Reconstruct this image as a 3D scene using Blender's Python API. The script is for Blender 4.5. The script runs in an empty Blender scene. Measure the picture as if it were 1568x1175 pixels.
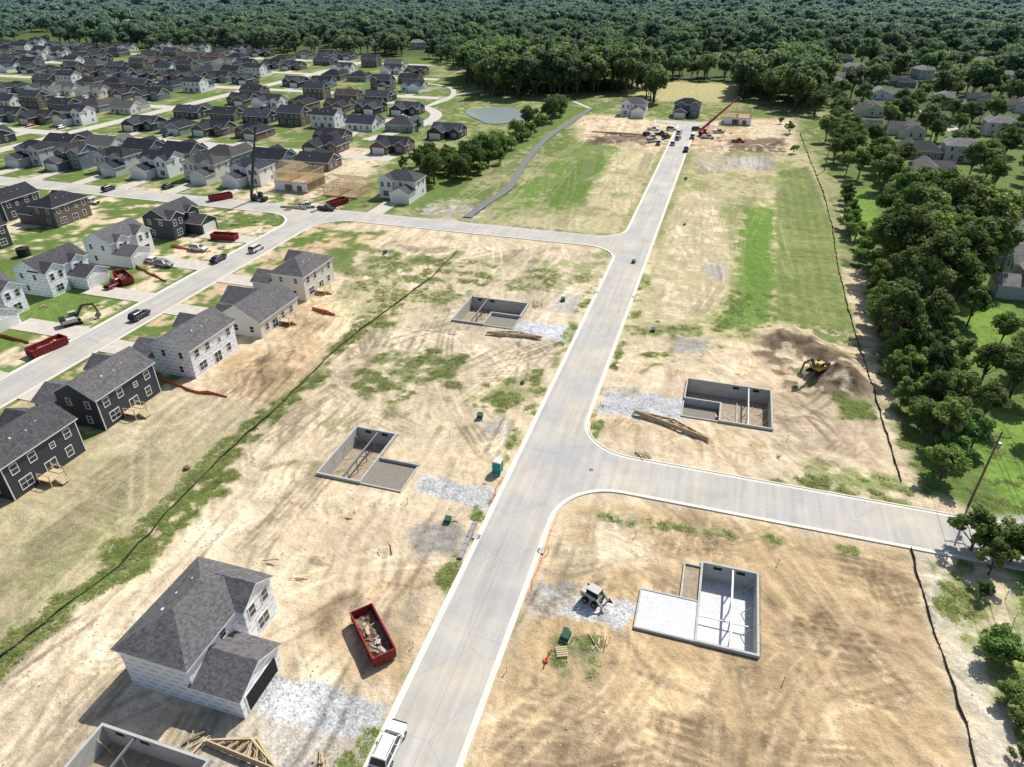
import bpy, math, random
import numpy as np
from mathutils import Vector, Matrix
random.seed(7); rng=np.random.default_rng(7)
scene=bpy.context.scene
# ---------------------------------------------------------------- image-to-ground frame
# x = east (a), y = along the main road (b).  Drone stands above the origin.
CH=62.0; PITCH=math.radians(31.4); YAW=math.radians(16.9); FP=1045.0
sP,cP=math.sin(PITCH),math.cos(PITCH); sY,cY=math.sin(YAW),math.cos(YAW)
def P(x,y,z=0.0):  # x, y are image pixel coordinates, cast from the camera to height z
    """ground plan position of an image pixel, projected through the camera"""
    u=(x-784)/FP; v=(y-587.5)/FP
    t=(CH-z)/(sP+v*cP)
    X=u*t; Y=t*(cP-v*sP)
    return (cY*X-sY*Y, sY*X+cY*Y)
def PL(l): return [P(x,y) for x,y in l]

# ---------------------------------------------------------------- helpers
def link(o): scene.collection.objects.link(o); return o
class MB:
    def __init__(s): s.v=[];s.f=[];s.m=[]
    def add(s,vs,fs,m=0):
        n=len(s.v); s.v+= [tuple(p) for p in vs]
        for f in fs: s.f.append(tuple(i+n for i in f)); s.m.append(m)
    def box(s,x0,x1,y0,y1,z0,z1,m=0):
        s.add([(x0,y0,z0),(x1,y0,z0),(x1,y1,z0),(x0,y1,z0),(x0,y0,z1),(x1,y0,z1),(x1,y1,z1),(x0,y1,z1)],
              [(3,2,1,0),(4,5,6,7),(0,1,5,4),(1,2,6,5),(2,3,7,6),(3,0,4,7)],m)
    def beam(s,p,q,w,h,m=0):
        p=Vector(p);q=Vector(q);d=q-p
        if d.length<1e-5:return
        d.normalize(); up=Vector((0,0,1))
        if abs(d.z)>.95: up=Vector((1,0,0))
        r=d.cross(up).normalized()*(w/2); u=r.cross(d).normalized()*(h/2)
        vs=[p-r-u,p+r-u,p+r+u,p-r+u,q-r-u,q+r-u,q+r+u,q-r+u]
        s.add(vs,[(3,2,1,0),(4,5,6,7),(0,1,5,4),(1,2,6,5),(2,3,7,6),(3,0,4,7)],m)
    def cyl(s,p,q,r0,r1,n=8,m=0,cap=True):
        p=Vector(p);q=Vector(q);d=(q-p).normalized(); up=Vector((0,0,1)) if abs(d.z)<.9 else Vector((1,0,0))
        a=d.cross(up).normalized(); b=d.cross(a)
        vs=[p+(a*math.cos(t)+b*math.sin(t))*r0 for t in [2*math.pi*i/n for i in range(n)]]
        vs+=[q+(a*math.cos(t)+b*math.sin(t))*r1 for t in [2*math.pi*i/n for i in range(n)]]
        fs=[(i,(i+1)%n,n+(i+1)%n,n+i) for i in range(n)]
        if cap: fs+=[tuple(range(n))[::-1],tuple(range(n,2*n))]
        s.add(vs,fs,m)
    def merge(s,o,off=0):
        n=len(s.v); s.v+=o.v; s.f+=[tuple(i+n for i in f) for f in o.f]; s.m+=[k+off for k in o.m]
    def mesh(s,name,mats):
        me=bpy.data.meshes.new(name); me.from_pydata(s.v,[],s.f)
        for m in mats: me.materials.append(m)
        me.polygons.foreach_set('material_index',s.m); me.update(); return me
    def obj(s,name,mats,loc=(0,0,0),rz=0,parent=None,bevel=0):
        o=bpy.data.objects.new(name,s.mesh(name,mats)); link(o)
        o.location=loc;o.rotation_euler=(0,0,rz)
        if parent: o.parent=parent
        if bevel:
            b=o.modifiers.new('b','BEVEL'); b.width=bevel; b.segments=2; b.limit_method='ANGLE'
        return o
def empty(name,loc,rz=0):
    o=bpy.data.objects.new(name,None); link(o); o.location=loc; o.rotation_euler=(0,0,rz); o.empty_display_size=.5; return o

# ---------------------------------------------------------------- materials
def newmat(name):
    m=bpy.data.materials.new(name); m.use_nodes=True; nt=m.node_tree
    return m,nt,nt.nodes['Principled BSDF']
def nd(nt,t,ins=None,**kw):
    n=nt.nodes.new(t)
    for k,v in kw.items(): setattr(n,k,v)
    if ins:
        for k,v in ins.items():
            if isinstance(v,bpy.types.NodeSocket): nt.links.new(v,n.inputs[k])
            else: n.inputs[k].default_value=v
    return n
def math_(nt,op,a,b=0.0,c=None,clamp=False):
    n=nt.nodes.new('ShaderNodeMath'); n.operation=op; n.use_clamp=clamp
    for i,v in enumerate([a,b]+([c] if c is not None else [])):
        if isinstance(v,bpy.types.NodeSocket): nt.links.new(v,n.inputs[i])
        else: n.inputs[i].default_value=v
    return n.outputs[0]
def simple(name,col,rough=.7,var=.15,scale=2.0,metal=0,bump=0,objc=True,spec=.3):
    m,nt,b=newmat(name)
    tc=nd(nt,'ShaderNodeTexCoord')
    no=nd(nt,'ShaderNodeTexNoise',{'Vector':tc.outputs['Object'],'Scale':scale,'Detail':4.0,'Roughness':.6})
    f=math_(nt,'MULTIPLY_ADD',no.outputs['Fac'],4*var,1-2*var)
    v=nd(nt,'ShaderNodeVectorMath',operation='SCALE'); v.inputs[0].default_value=col[:3]; nt.links.new(f,v.inputs['Scale'])
    nt.links.new(v.outputs[0],b.inputs['Base Color'])
    b.inputs['Roughness'].default_value=rough; b.inputs['Metallic'].default_value=metal
    b.inputs['Specular IOR Level'].default_value=spec
    if bump:
        bp=nd(nt,'ShaderNodeBump',{'Height':no.outputs['Fac'],'Strength':bump,'Distance':.05}); nt.links.new(bp.outputs[0],b.inputs['Normal'])
    return m
def shingle(name,col):
    m,nt,b=newmat(name); tc=nd(nt,'ShaderNodeTexCoord')
    mp=nd(nt,'ShaderNodeMapping',{'Vector':tc.outputs['Object'],'Scale':(3.2,3.2,9.0)})
    vo=nd(nt,'ShaderNodeTexVoronoi',{'Vector':mp.outputs[0],'Scale':1.0})
    no=nd(nt,'ShaderNodeTexNoise',{'Vector':tc.outputs['Object'],'Scale':.7,'Detail':3.0})
    sx=nd(nt,'ShaderNodeSeparateColor',{'Color':vo.outputs['Color']})
    f=math_(nt,'MULTIPLY_ADD',sx.outputs[0],.6,.48)
    f2=math_(nt,'MULTIPLY_ADD',no.outputs['Fac'],.5,f)
    v=nd(nt,'ShaderNodeVectorMath',operation='SCALE'); v.inputs[0].default_value=col; nt.links.new(f2,v.inputs['Scale'])
    nt.links.new(v.outputs[0],b.inputs['Base Color']); b.inputs['Roughness'].default_value=.95
    b.inputs['Specular IOR Level'].default_value=.06
    return m
def siding(name,col):
    m,nt,b=newmat(name); tc=nd(nt,'ShaderNodeTexCoord'); sp=nd(nt,'ShaderNodeSeparateXYZ',{'Vector':tc.outputs['Object']})
    fr=math_(nt,'FRACT',math_(nt,'MULTIPLY',sp.outputs[2],5.0))
    ln=math_(nt,'GREATER_THAN',fr,.86)
    no=nd(nt,'ShaderNodeTexNoise',{'Vector':tc.outputs['Object'],'Scale':1.5,'Detail':3.0})
    f=math_(nt,'SUBTRACT',math_(nt,'MULTIPLY_ADD',no.outputs['Fac'],.16,.92),math_(nt,'MULTIPLY',ln,.2))
    v=nd(nt,'ShaderNodeVectorMath',operation='SCALE'); v.inputs[0].default_value=col; nt.links.new(f,v.inputs['Scale'])
    nt.links.new(v.outputs[0],b.inputs['Base Color']); b.inputs['Roughness'].default_value=.6
    return m
def wrapmat(name,col):
    m,nt,b=newmat(name); tc=nd(nt,'ShaderNodeTexCoord'); sp=nd(nt,'ShaderNodeSeparateXYZ',{'Vector':tc.outputs['Object']})
    u=math_(nt,'ADD',sp.outputs[0],sp.outputs[1])
    cv=nd(nt,'ShaderNodeCombineXYZ',{'X':u,'Y':sp.outputs[2],'Z':0.0})
    br=nd(nt,'ShaderNodeTexBrick',{'Vector':cv.outputs[0],'Color1':(1,1,1,1),'Color2':(1,1,1,1),'Mortar':(0,0,0,1),'Scale':1.0,'Mortar Size':.26,'Mortar Smooth':0.0,'Brick Width':1.5,'Row Height':.75})
    mp=nd(nt,'ShaderNodeMapping',{'Vector':cv.outputs[0],'Scale':(1.6,1,1)})
    no=nd(nt,'ShaderNodeTexNoise',{'Vector':mp.outputs[0],'Scale':8.0,'Detail':1.0})
    gt=math_(nt,'GREATER_THAN',no.outputs['Fac'],.46)
    mk=math_(nt,'MULTIPLY',math_(nt,'MULTIPLY',br.outputs['Color'],gt),.8)
    no2=nd(nt,'ShaderNodeTexNoise',{'Vector':tc.outputs['Object'],'Scale':.8,'Detail':3.0})
    mx=nd(nt,'ShaderNodeMix',{0:mk},data_type='RGBA')
    mx.inputs[6].default_value=(*col,1); mx.inputs[7].default_value=(.25,.33,.50,1)
    f=math_(nt,'MULTIPLY_ADD',no2.outputs['Fac'],.16,.92)
    v=nd(nt,'ShaderNodeVectorMath',operation='SCALE'); nt.links.new(mx.outputs[2],v.inputs[0]); nt.links.new(f,v.inputs['Scale'])
    nt.links.new(v.outputs[0],b.inputs['Base Color']); b.inputs['Roughness'].default_value=.5
    return m
def brickmat(name,c1,c2):
    m,nt,b=newmat(name); tc=nd(nt,'ShaderNodeTexCoord'); sp=nd(nt,'ShaderNodeSeparateXYZ',{'Vector':tc.outputs['Object']})
    u=math_(nt,'ADD',sp.outputs[0],sp.outputs[1])
    cv=nd(nt,'ShaderNodeCombineXYZ',{'X':u,'Y':sp.outputs[2],'Z':0.0})
    br=nd(nt,'ShaderNodeTexBrick',{'Vector':cv.outputs[0],'Color1':(*c1,1),'Color2':(*c2,1),'Mortar':(.25,.22,.2,1),'Scale':1.0,'Mortar Size':.012,'Brick Width':.3,'Row Height':.12})
    nt.links.new(br.outputs['Color'],b.inputs['Base Color']); b.inputs['Roughness'].default_value=.85
    return m
M={}
M['roof_gray']=shingle('shingle_gray',(.135,.130,.136))
M['roof_light']=shingle('shingle_weathered',(.24,.23,.22))
M['roof_mid']=shingle('shingle_charcoal',(.085,.084,.09))
M['roof_dark']=shingle('shingle_dark',(.040,.042,.052))
M['roof_blue']=shingle('shingle_slate',(.058,.064,.082))
M['roof_brown']=shingle('shingle_brown',(.085,.068,.06))
M['wrap']=wrapmat('house_wrap',(.84,.86,.90))
M['white']=siding('white_siding',(.80,.81,.82))
M['beige']=siding('beige_siding',(.68,.655,.60))
M['slate']=siding('slate_siding',(.035,.045,.062))
M['grayside']=siding('gray_siding',(.24,.27,.30))
M['ltgray']=siding('light_gray_siding',(.50,.52,.54))
M['blueside']=siding('blue_gray_siding',(.13,.17,.22))
M['brick']=brickmat('red_brick',(.17,.085,.065),(.11,.06,.05))
M['brickg']=brickmat('brown_brick',(.12,.095,.08),(.08,.065,.058))
M['trim']=simple('white_trim',(.80,.80,.80),.5,.03)
M['glass']=simple('window_glass',(.03,.04,.05),.08,.1,spec=.8)
M['garage']=simple('garage_door_paint',(.72,.72,.70),.5,.04)
M['dark']=simple('dark_opening_sheet',(.02,.02,.022),.9,.1)
M['wood']=simple('new_lumber',(.56,.45,.29),.8,.15,3.0)
M['osb']=simple('osb_sheathing',(.50,.37,.21),.85,.15,4.0)
M['conc']=simple('concrete',(.47,.47,.45),.85,.16,1.2,bump=.2)
M['concw']=simple('pale_concrete',(.56,.52,.45),.85,.14,.6,bump=.2)
M['curb']=simple('curb_concrete',(.76,.72,.63),.85,.10,.4)
M['foam']=simple('white_slab_sheet',(.62,.64,.66),.65,.18,2.2,bump=.5)
M['gravelf']=simple('gravel_fill',(.25,.225,.19),.95,.3,5.0,bump=.6)
M['brownf']=simple('sand_fill',(.36,.29,.21),.95,.3,2.0,bump=.4)
M['steel']=simple('steel_gray',(.3,.3,.31),.5,.1,metal=.6)
M['darksteel']=simple('dark_painted_steel',(.05,.055,.065),.6,.1)
M['black']=simple('black_rubber',(.02,.02,.02),.8,.2)
M['silt']=simple('silt_fence_fabric',(.03,.033,.03),.8,.3)
M['orange']=simple('orange_netting',(.72,.17,.07),.8,.2)
M['red']=simple('red_paint_worn',(.24,.022,.028),.55,.25,1.2)
M['yellow']=simple('machine_yellow',(.55,.36,.08),.6,.25)
M['cream']=simple('machine_gray_white',(.50,.49,.45),.5,.2)
M['teal']=simple('teal_plastic',(.03,.30,.27),.5,.1)
M['green']=simple('utility_green',(.03,.11,.07),.6,.1)
M['polewood']=simple('pole_wood',(.16,.12,.09),.9,.2)
M['junk']=simple('scrap_material',(.24,.17,.11),.9,.4,4.0)
M['paintw']=simple('car_white',(.75,.75,.75),.25,.02,spec=.6)
M['paintd']=simple('car_dark',(.03,.035,.045),.25,.03,spec=.6)
M['paints']=simple('car_silver',(.38,.39,.40),.3,.03,metal=.4,spec=.6)
M['paintr']=simple('car_red',(.40,.03,.03),.3,.03,spec=.6)
M['carglass']=simple('car_glass',(.015,.018,.022),.06,.05,spec=.9)
M['lamp']=simple('tail_lamp',(.4,.02,.02),.3,.05)
M['iron']=simple('cast_iron',(.20,.19,.18),.8,.2)
M['clodm']=simple('dirt_clod',(.46,.37,.26),.95,.2)

def roadmat():
    m,nt,b=newmat('worn_pavement'); g=nd(nt,'ShaderNodeNewGeometry')
    mp=nd(nt,'ShaderNodeMapping',{'Vector':g.outputs['Position'],'Scale':(1.1,.05,1)})
    n1=nd(nt,'ShaderNodeTexNoise',{'Vector':mp.outputs[0],'Scale':1.0,'Detail':4.0,'Roughness':.6})
    n2=nd(nt,'ShaderNodeTexNoise',{'Vector':g.outputs['Position'],'Scale':.16,'Detail':5.0,'Roughness':.65})
    n3=nd(nt,'ShaderNodeTexNoise',{'Vector':g.outputs['Position'],'Scale':6.0,'Detail':2.0,'Roughness':.7})
    f=math_(nt,'MULTIPLY_ADD',n1.outputs['Fac'],.60,.34); f=math_(nt,'MULTIPLY_ADD',n2.outputs['Fac'],.55,f); f=math_(nt,'MULTIPLY_ADD',n3.outputs['Fac'],.22,f)
    vo=nd(nt,'ShaderNodeTexVoronoi',{'Vector':g.outputs['Position'],'Scale':.13},feature='DISTANCE_TO_EDGE')
    ck=math_(nt,'LESS_THAN',vo.outputs['Distance'],.006); f=math_(nt,'SUBTRACT',f,math_(nt,'MULTIPLY',ck,.12))
    sp=nd(nt,'ShaderNodeSeparateXYZ',{'Vector':g.outputs['Position']})
    jt=math_(nt,'LESS_THAN',math_(nt,'ABSOLUTE',math_(nt,'ADD',sp.outputs[0],18.7)),.06); f=math_(nt,'SUBTRACT',f,math_(nt,'MULTIPLY',jt,.14))
    n4=nd(nt,'ShaderNodeTexNoise',{'Vector':g.outputs['Position'],'Scale':.09,'Detail':5.0,'Roughness':.7})
    dm=nd(nt,'ShaderNodeMapRange',{'Value':n4.outputs['Fac'],'From Min':.42,'From Max':.68,'To Min':0.0,'To Max':.85})
    mx=nd(nt,'ShaderNodeMix',{0:dm.outputs[0]},data_type='RGBA'); mx.inputs[6].default_value=(.43,.42,.405,1); mx.inputs[7].default_value=(.55,.49,.39,1)
    v=nd(nt,'ShaderNodeVectorMath',operation='SCALE'); nt.links.new(mx.outputs[2],v.inputs[0]); nt.links.new(f,v.inputs['Scale'])
    nt.links.new(v.outputs[0],b.inputs['Base Color']); b.inputs['Roughness'].default_value=.8; b.inputs['Specular IOR Level'].default_value=.3
    return m
M['road']=roadmat()
M['path']=simple('asphalt_path',(.19,.195,.20),.9,.15,.8)

def groundmat():
    m,nt,b=newmat('site_ground'); g=nd(nt,'ShaderNodeNewGeometry')
    col=nd(nt,'ShaderNodeAttribute',attribute_name='Col'); mk=nd(nt,'ShaderNodeAttribute',attribute_name='Msk')
    sc=nd(nt,'ShaderNodeSeparateColor',{'Color':mk.outputs['Color']})
    def noise(s,d=5.0,r=.6): return nd(nt,'ShaderNodeTexNoise',{'Vector':g.outputs['Position'],'Scale':s,'Detail':d,'Roughness':r}).outputs['Fac']
    n1=noise(.5,5.0,.72); n2=noise(4.0,3.0,.75); n3=noise(1.6,4.0,.8)
    vo=nd(nt,'ShaderNodeTexVoronoi',{'Vector':g.outputs['Position'],'Scale':5.0})
    vc=nd(nt,'ShaderNodeSeparateColor',{'Color':vo.outputs['Color']}).outputs[0]
    f=math_(nt,'MULTIPLY_ADD',math_(nt,'SUBTRACT',n1,.5),.85,1.0)
    f=math_(nt,'MULTIPLY_ADD',math_(nt,'SUBTRACT',n2,.5),.62,f)
    f=math_(nt,'ADD',f,math_(nt,'MULTIPLY',sc.outputs[0],math_(nt,'MULTIPLY',math_(nt,'SUBTRACT',n3,.5),1.5)))
    f=math_(nt,'ADD',f,math_(nt,'MULTIPLY',sc.outputs[1],math_(nt,'MULTIPLY',math_(nt,'SUBTRACT',vc,.5),.6)))
    f=math_(nt,'MAXIMUM',f,.2)
    v=nd(nt,'ShaderNodeVectorMath',operation='SCALE'); nt.links.new(col.outputs['Color'],v.inputs[0]); nt.links.new(f,v.inputs['Scale'])
    nt.links.new(v.outputs[0],b.inputs['Base Color']); b.inputs['Roughness'].default_value=.95; b.inputs['Specular IOR Level'].default_value=.1
    bp=nd(nt,'ShaderNodeBump',{'Height':n1,'Strength':.9,'Distance':.42}); nt.links.new(bp.outputs[0],b.inputs['Normal'])
    return m
M['ground']=groundmat()

def leafmat(name,col,col2,trl=.42):
    m,nt,b=newmat(name)
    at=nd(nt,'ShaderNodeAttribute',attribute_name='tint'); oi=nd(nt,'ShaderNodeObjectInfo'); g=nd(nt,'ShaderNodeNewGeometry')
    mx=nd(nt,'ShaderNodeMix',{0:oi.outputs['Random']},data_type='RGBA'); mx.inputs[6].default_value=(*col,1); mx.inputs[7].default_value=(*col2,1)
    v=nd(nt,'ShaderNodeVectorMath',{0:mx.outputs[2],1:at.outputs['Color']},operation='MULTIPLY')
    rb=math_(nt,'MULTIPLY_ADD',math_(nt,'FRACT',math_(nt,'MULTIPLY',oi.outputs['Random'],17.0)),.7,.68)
    v1=nd(nt,'ShaderNodeVectorMath',{0:v.outputs[0]},operation='SCALE'); nt.links.new(rb,v1.inputs['Scale'])
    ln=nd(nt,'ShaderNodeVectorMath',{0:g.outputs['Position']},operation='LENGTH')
    haze_tint=nd(nt,'ShaderNodeMapRange',{'Value':ln.outputs['Value'],'From Min':260.0,'From Max':1700.0,'To Min':0.0,'To Max':.90})
    m2=nd(nt,'ShaderNodeMix',{0:haze_tint.outputs[0],6:v1.outputs[0]},data_type='RGBA'); m2.inputs[7].default_value=(.25,.37,.46,1)  # aerial haze painted into the leaf colour, bluer with distance from the origin
    nt.links.new(m2.outputs[2],b.inputs['Base Color']); b.inputs['Roughness'].default_value=.65; b.inputs['Specular IOR Level'].default_value=.25
    tv=nd(nt,'ShaderNodeVectorMath',{0:m2.outputs[2],1:(1.2,1.25,.85)},operation='MULTIPLY')
    tr=nd(nt,'ShaderNodeBsdfTranslucent',{'Color':tv.outputs[0]})
    ms=nd(nt,'ShaderNodeMixShader',{0:trl,1:b.outputs[0],2:tr.outputs[0]})
    nt.links.new(ms.outputs[0],nt.nodes['Material Output'].inputs['Surface'])
    return m
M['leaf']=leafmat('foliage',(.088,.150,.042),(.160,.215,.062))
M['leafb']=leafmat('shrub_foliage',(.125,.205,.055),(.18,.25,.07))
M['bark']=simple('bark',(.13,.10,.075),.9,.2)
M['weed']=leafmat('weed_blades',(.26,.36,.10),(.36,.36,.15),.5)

# ---------------------------------------------------------------- numpy noise
TAB=rng.random((256,256))
def vn(x,y,s,sd=0):
    x=x/s+sd*17.3; y=y/s+sd*9.7
    xi=np.floor(x).astype(int); yi=np.floor(y).astype(int); fx=x-xi; fy=y-yi
    fx=fx*fx*(3-2*fx); fy=fy*fy*(3-2*fy)
    a=TAB[xi%256,yi%256];b=TAB[(xi+1)%256,yi%256];c=TAB[xi%256,(yi+1)%256];d=TAB[(xi+1)%256,(yi+1)%256]
    return (a*(1-fx)+b*fx)*(1-fy)+(c*(1-fx)+d*fx)*fy
def fbm(x,y,s,sd=0,o=4):
    r=0;w=0;A=1
    for k in range(o):
        c_,s_=math.cos(.6*k+.3),math.sin(.6*k+.3)
        r=r+A*vn(c_*x+s_*y,-s_*x+c_*y,s/(2**k),sd+k*3);w+=A;A*=.55
    return r/w
def sstep(e0,e1,x):
    t=np.clip((x-e0)/(e1-e0),0,1); return t*t*(3-2*t)
def sdpoly(X,Y,poly):
    """positive inside"""
    d=np.full(X.shape,1e18); ins=np.zeros(X.shape,bool); n=len(poly)
    for i in range(n):
        x0,y0=poly[i]; x1,y1=poly[(i+1)%n]; ex,ey=x1-x0,y1-y0
        L=ex*ex+ey*ey+1e-12; t=np.clip(((X-x0)*ex+(Y-y0)*ey)/L,0,1)
        d=np.minimum(d,(X-x0-t*ex)**2+(Y-y0-t*ey)**2)
        c=((y0>Y)!=(y1>Y)); xx=(x1-x0)*(Y-y0)/((y1-y0) if abs(y1-y0)>1e-12 else 1e-12)+x0
        ins^= (c&(X<xx))
    d=np.sqrt(d); return np.where(ins,d,-d)
def dline(X,Y,pts):
    d=np.full(X.shape,1e18)
    for (x0,y0),(x1,y1) in zip(pts[:-1],pts[1:]):
        ex,ey=x1-x0,y1-y0; L=ex*ex+ey*ey+1e-12; t=np.clip(((X-x0)*ex+(Y-y0)*ey)/L,0,1)
        d=np.minimum(d,(X-x0-t*ex)**2+(Y-y0-t*ey)**2)
    return np.sqrt(d)

# ---------------------------------------------------------------- layout
ML,MR=-22.8,-14.6
RB0,RB1=73.9,82.1
TB0,TB1=169.,177.
SL,SR=-116.2,-107.8
def fillet(corner,p_in,p_out,R,n=8):
    c=Vector(corner);a=(Vector(p_in)-c).normalized();b=(Vector(p_out)-c).normalized()
    ctr=c+a*R+b*R; A=c+a*R;B=c+b*R
    a0=math.atan2(A.y-ctr.y,A.x-ctr.x);a1=math.atan2(B.y-ctr.y,B.x-ctr.x)
    d=(a1-a0+math.pi)%(2*math.pi)-math.pi
    return [(ctr.x+R*math.cos(a0+d*i/n),ctr.y+R*math.sin(a0+d*i/n)) for i in range(n+1)]
def route(seq):
    out=[];n=len(seq)
    for i,(x,y,R) in enumerate(seq):
        if R==0: out.append((x,y))
        else: out+=fillet((x,y),seq[i-1][:2],seq[(i+1)%n][:2],R)
    return out
ROUT=route([(MR,-60,0),(MR,RB0,8),(47,RB0,0),(47,RB1,0),(MR,RB1,8),(MR,340,5),(-6,340,0),(-6,347,0),(-34,347,0),(-34,340,0),(ML,340,5),(ML,TB1,8),(-460,TB1,0),(-460,TB0,0),
            (SL,TB0,10),(SL,-60,0),(SR,-60,0),(SR,TB0,10),(ML,TB0,8),(ML,-60,0)])
BAS=[
 dict(r=(-49,-35.8,65,77.2),main=(-49,-42,65,77.2),gar=(-42,-35.8,65,71.3),ext=None,gz=-.25,fm='brownf',gm='gravelf'),
 dict(r=(-48.6,-35.4,117,129.3),main=(-48.6,-41.6,117,129.3),gar=(-41.6,-35.4,117,122.6),ext=(-41.6,-35.4,122.6,129.3),gz=-.2,fm='brownf',gm='gravelf'),
 dict(r=(-.5,13.7,95.3,107.4),main=(5.4,13.7,95.3,107.4),gar=(-.5,5.4,95.3,100.6),ext=(-.5,5.4,100.6,107.4),gz=-.9,fm='brownf',gm='gravelf'),
 dict(r=(-1.8,11.4,51.6,63.7),main=(4.7,11.4,51.6,63.7),gar=(-1.8,4.7,51.6,57.4),ext=None,gz=.3,fm='foam',gm='foam',porch=(2.7,4.7,57.4,63)),
 dict(r=(-48.7,-36.5,13,25.7),main=(-48.7,-41.6,13,25.7),gar=(-41.6,-36.5,13,19),ext=(-41.6,-36.5,19,25.7),gz=-.2,fm='brownf',gm='gravelf'),
]
FENCE_L=PL([(-60,1062),(0,1008),(90,940),(180,868),(240,805),(300,740),(350,690),(420,630),(470,580),(520,530),(560,500),(610,462),(660,425),(700,387)])
FENCE_R=PL([(1225,205),(1240,245),(1262,300),(1275,350),(1283,410),(1300,480),(1325,560),(1350,640),(1380,738)])
FENCE_R2=PL([(1394,842),(1420,930),(1450,1030),(1478,1110),(1500,1190)])

# ---------------------------------------------------------------- ground grid
def axis(segs,grow_lo,grow_hi,lim_lo,lim_hi):
    v=[]
    for a,b,s in segs: v+=list(np.arange(a,b-1e-6,s))
    v.append(segs[-1][1])
    s=segs[-1][2];x=v[-1]
    while x<lim_hi: s*=grow_hi;x+=s;v.append(x)
    s=segs[0][2];x=v[0];lo=[]
    while x>lim_lo: s*=grow_lo;x-=s;lo.append(x)
    return np.array(lo[::-1]+v)
AX=axis([(-320,-150,1.0),(-150,-78,.5),(-78,46,.22),(46,110,.6)],1.18,1.18,-5000,5000)
BY=axis([(8,22,.5),(22,112,.22),(112,200,.40),(200,390,1.0)],1.3,1.16,-600,6000)
X,Y=np.meshgrid(AX,BY,indexing='ij')
Cc=np.zeros(X.shape+(3,)); GR=np.zeros(X.shape); GV=np.zeros(X.shape); Z=np.zeros(X.shape)
Cc[:]=(.085,.12,.045); GR[:]=1
wx=(fbm(X,Y,6,1)-.5); wy=(fbm(X,Y,6,2)-.5)
N_f=fbm(X,Y,2.2,3); N_m=fbm(X,Y,9,4); N_l=fbm(X,Y,30,5)
def paint(poly,col,soft=1.5,amp=5.0,th=None,tw=.06,grass=0.,gravel=0.,st=1.0,line=None,width=None):
    if line is None:
        px=[p[0] for p in poly];py=[p[1] for p in poly]; mg=soft+amp+2
    else:
        px=[p[0] for p in line];py=[p[1] for p in line]; mg=width+soft+amp+2
    i0,i1=np.searchsorted(AX,[min(px)-mg,max(px)+mg]); j0,j1=np.searchsorted(BY,[min(py)-mg,max(py)+mg])
    if i1<=i0 or j1<=j0: return
    s=(slice(i0,i1),slice(j0,j1)); x=X[s];y=Y[s]
    sd=sdpoly(x,y,poly) if line is None else width-dline(x,y,line)
    m=sstep(-soft,soft,sd+(N_f[s]-.5)*amp*1.2+wx[s]*amp*.8)
    if th is not None:
        nn=N_m[s]*.5+N_f[s]*.5
        m=m*sstep(th-tw,th+tw,nn)
    m=m*st
    Cc[s]=Cc[s]*(1-m[...,None])+np.array(col)*m[...,None]
    GR[s]=GR[s]*(1-m)+grass*m; GV[s]=GV[s]*(1-m)+gravel*m
D1=(.64,.525,.365);D2=(.54,.41,.255);D3=(.40,.295,.175);DK=(.21,.155,.105)
DG=(.36,.33,.18);G1=(.14,.195,.055);G2=(.175,.28,.055);G3=(.26,.285,.115);GY=(.43,.395,.34);GRV=(.50,.505,.51)
R=lambda a0,a1,b0,b1:[(a0,b0),(a1,b0),(a1,b1),(a0,b1)]
paint(R(-900,-84,-60,560),(.13,.195,.05),3,5,grass=.8)
paint(R(-900,-110,180,540),(.34,.31,.18),3,6,th=.56,grass=.4)
paint(R(-330,-100,120,180),D1,3,6,th=.54,grass=.1)
paint(R(-145,-92,178,252),D1,2,4,th=.40)
paint(R(-124,-118,70,170),D1,1,2,th=.5)
paint(R(-107,-84,20,168),D2,1.5,4,th=.50)
SITE=R(-86,48,-60,172)
paint(SITE,D1,2,2)
paint(SITE,(.50,.395,.265),2,2,th=.56,st=.75)
paint(SITE,(.72,.61,.45),2,2,th=.60,tw=.03,st=.6)
paint(PL([(690,390),(940,385),(940,420),(880,520),(700,560),(600,500),(640,440)]),(.55,.46,.33),3,5,st=.8)
# north blocks
paint([(-110,177),(48,177),(60,420),(-150,420)],(.33,.32,.16),3,5,grass=.7)
paint([(-110,177),(48,177),(60,420),(-150,420)],G1,3,5,th=.48,grass=1)
paint(PL([(640,335),(700,300),(770,250),(870,185),(905,168),(870,160),(800,195),(700,250),(600,290)]),G1,2,4,grass=1)
paint(PL([(760,330),(800,290),(870,225),(905,190),(950,215),(940,250),(880,310),(830,340)]),(.16,.245,.058),3,5,th=.42,grass=1)
paint(PL([(890,245),(940,238),(900,300),(850,320),(830,310)]),(.12,.20,.042),2,4,grass=1)
paint(PL([(950,225),(1018,228),(985,300),(960,350),(900,350),(900,310)]),(.50,.43,.26),2,5,th=.42,grass=.4)
paint(PL([(740,345),(820,322),(960,335),(955,360),(740,352)]),(.46,.41,.24),2,4,th=.4,grass=.4)
paint(PL([(500,352),(560,335),(700,335),(700,360)]),D1,2,4)
paint(PL([(600,330),(690,305),(760,330),(700,345)]),GY,2,4,th=.5)
NE_=PL([(885,178),(960,176),(1020,190),(1215,180),(1222,245),(1080,236),(1025,236),(950,224),(885,215)])
paint(NE_,D1,3,5)
paint(NE_,D3,3,5,th=.53,st=.8)
paint(PL([(900,210),(990,205),(985,222),(900,222)]),DK,2,4,th=.4)
paint(PL([(1110,215),(1200,212),(1200,240),(1120,235)]),DK,2,4,th=.42)
paint(PL([(985,125),(1130,128),(1130,158),(1000,155),(950,140)]),(.44,.40,.20),3,5,grass=.8)
RB_=PL([(1062,235),(1245,235),(1290,430),(1320,540),(1200,520),(945,520),(1000,385)])
paint(RB_,(.50,.43,.26),3,4,grass=.5)
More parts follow.
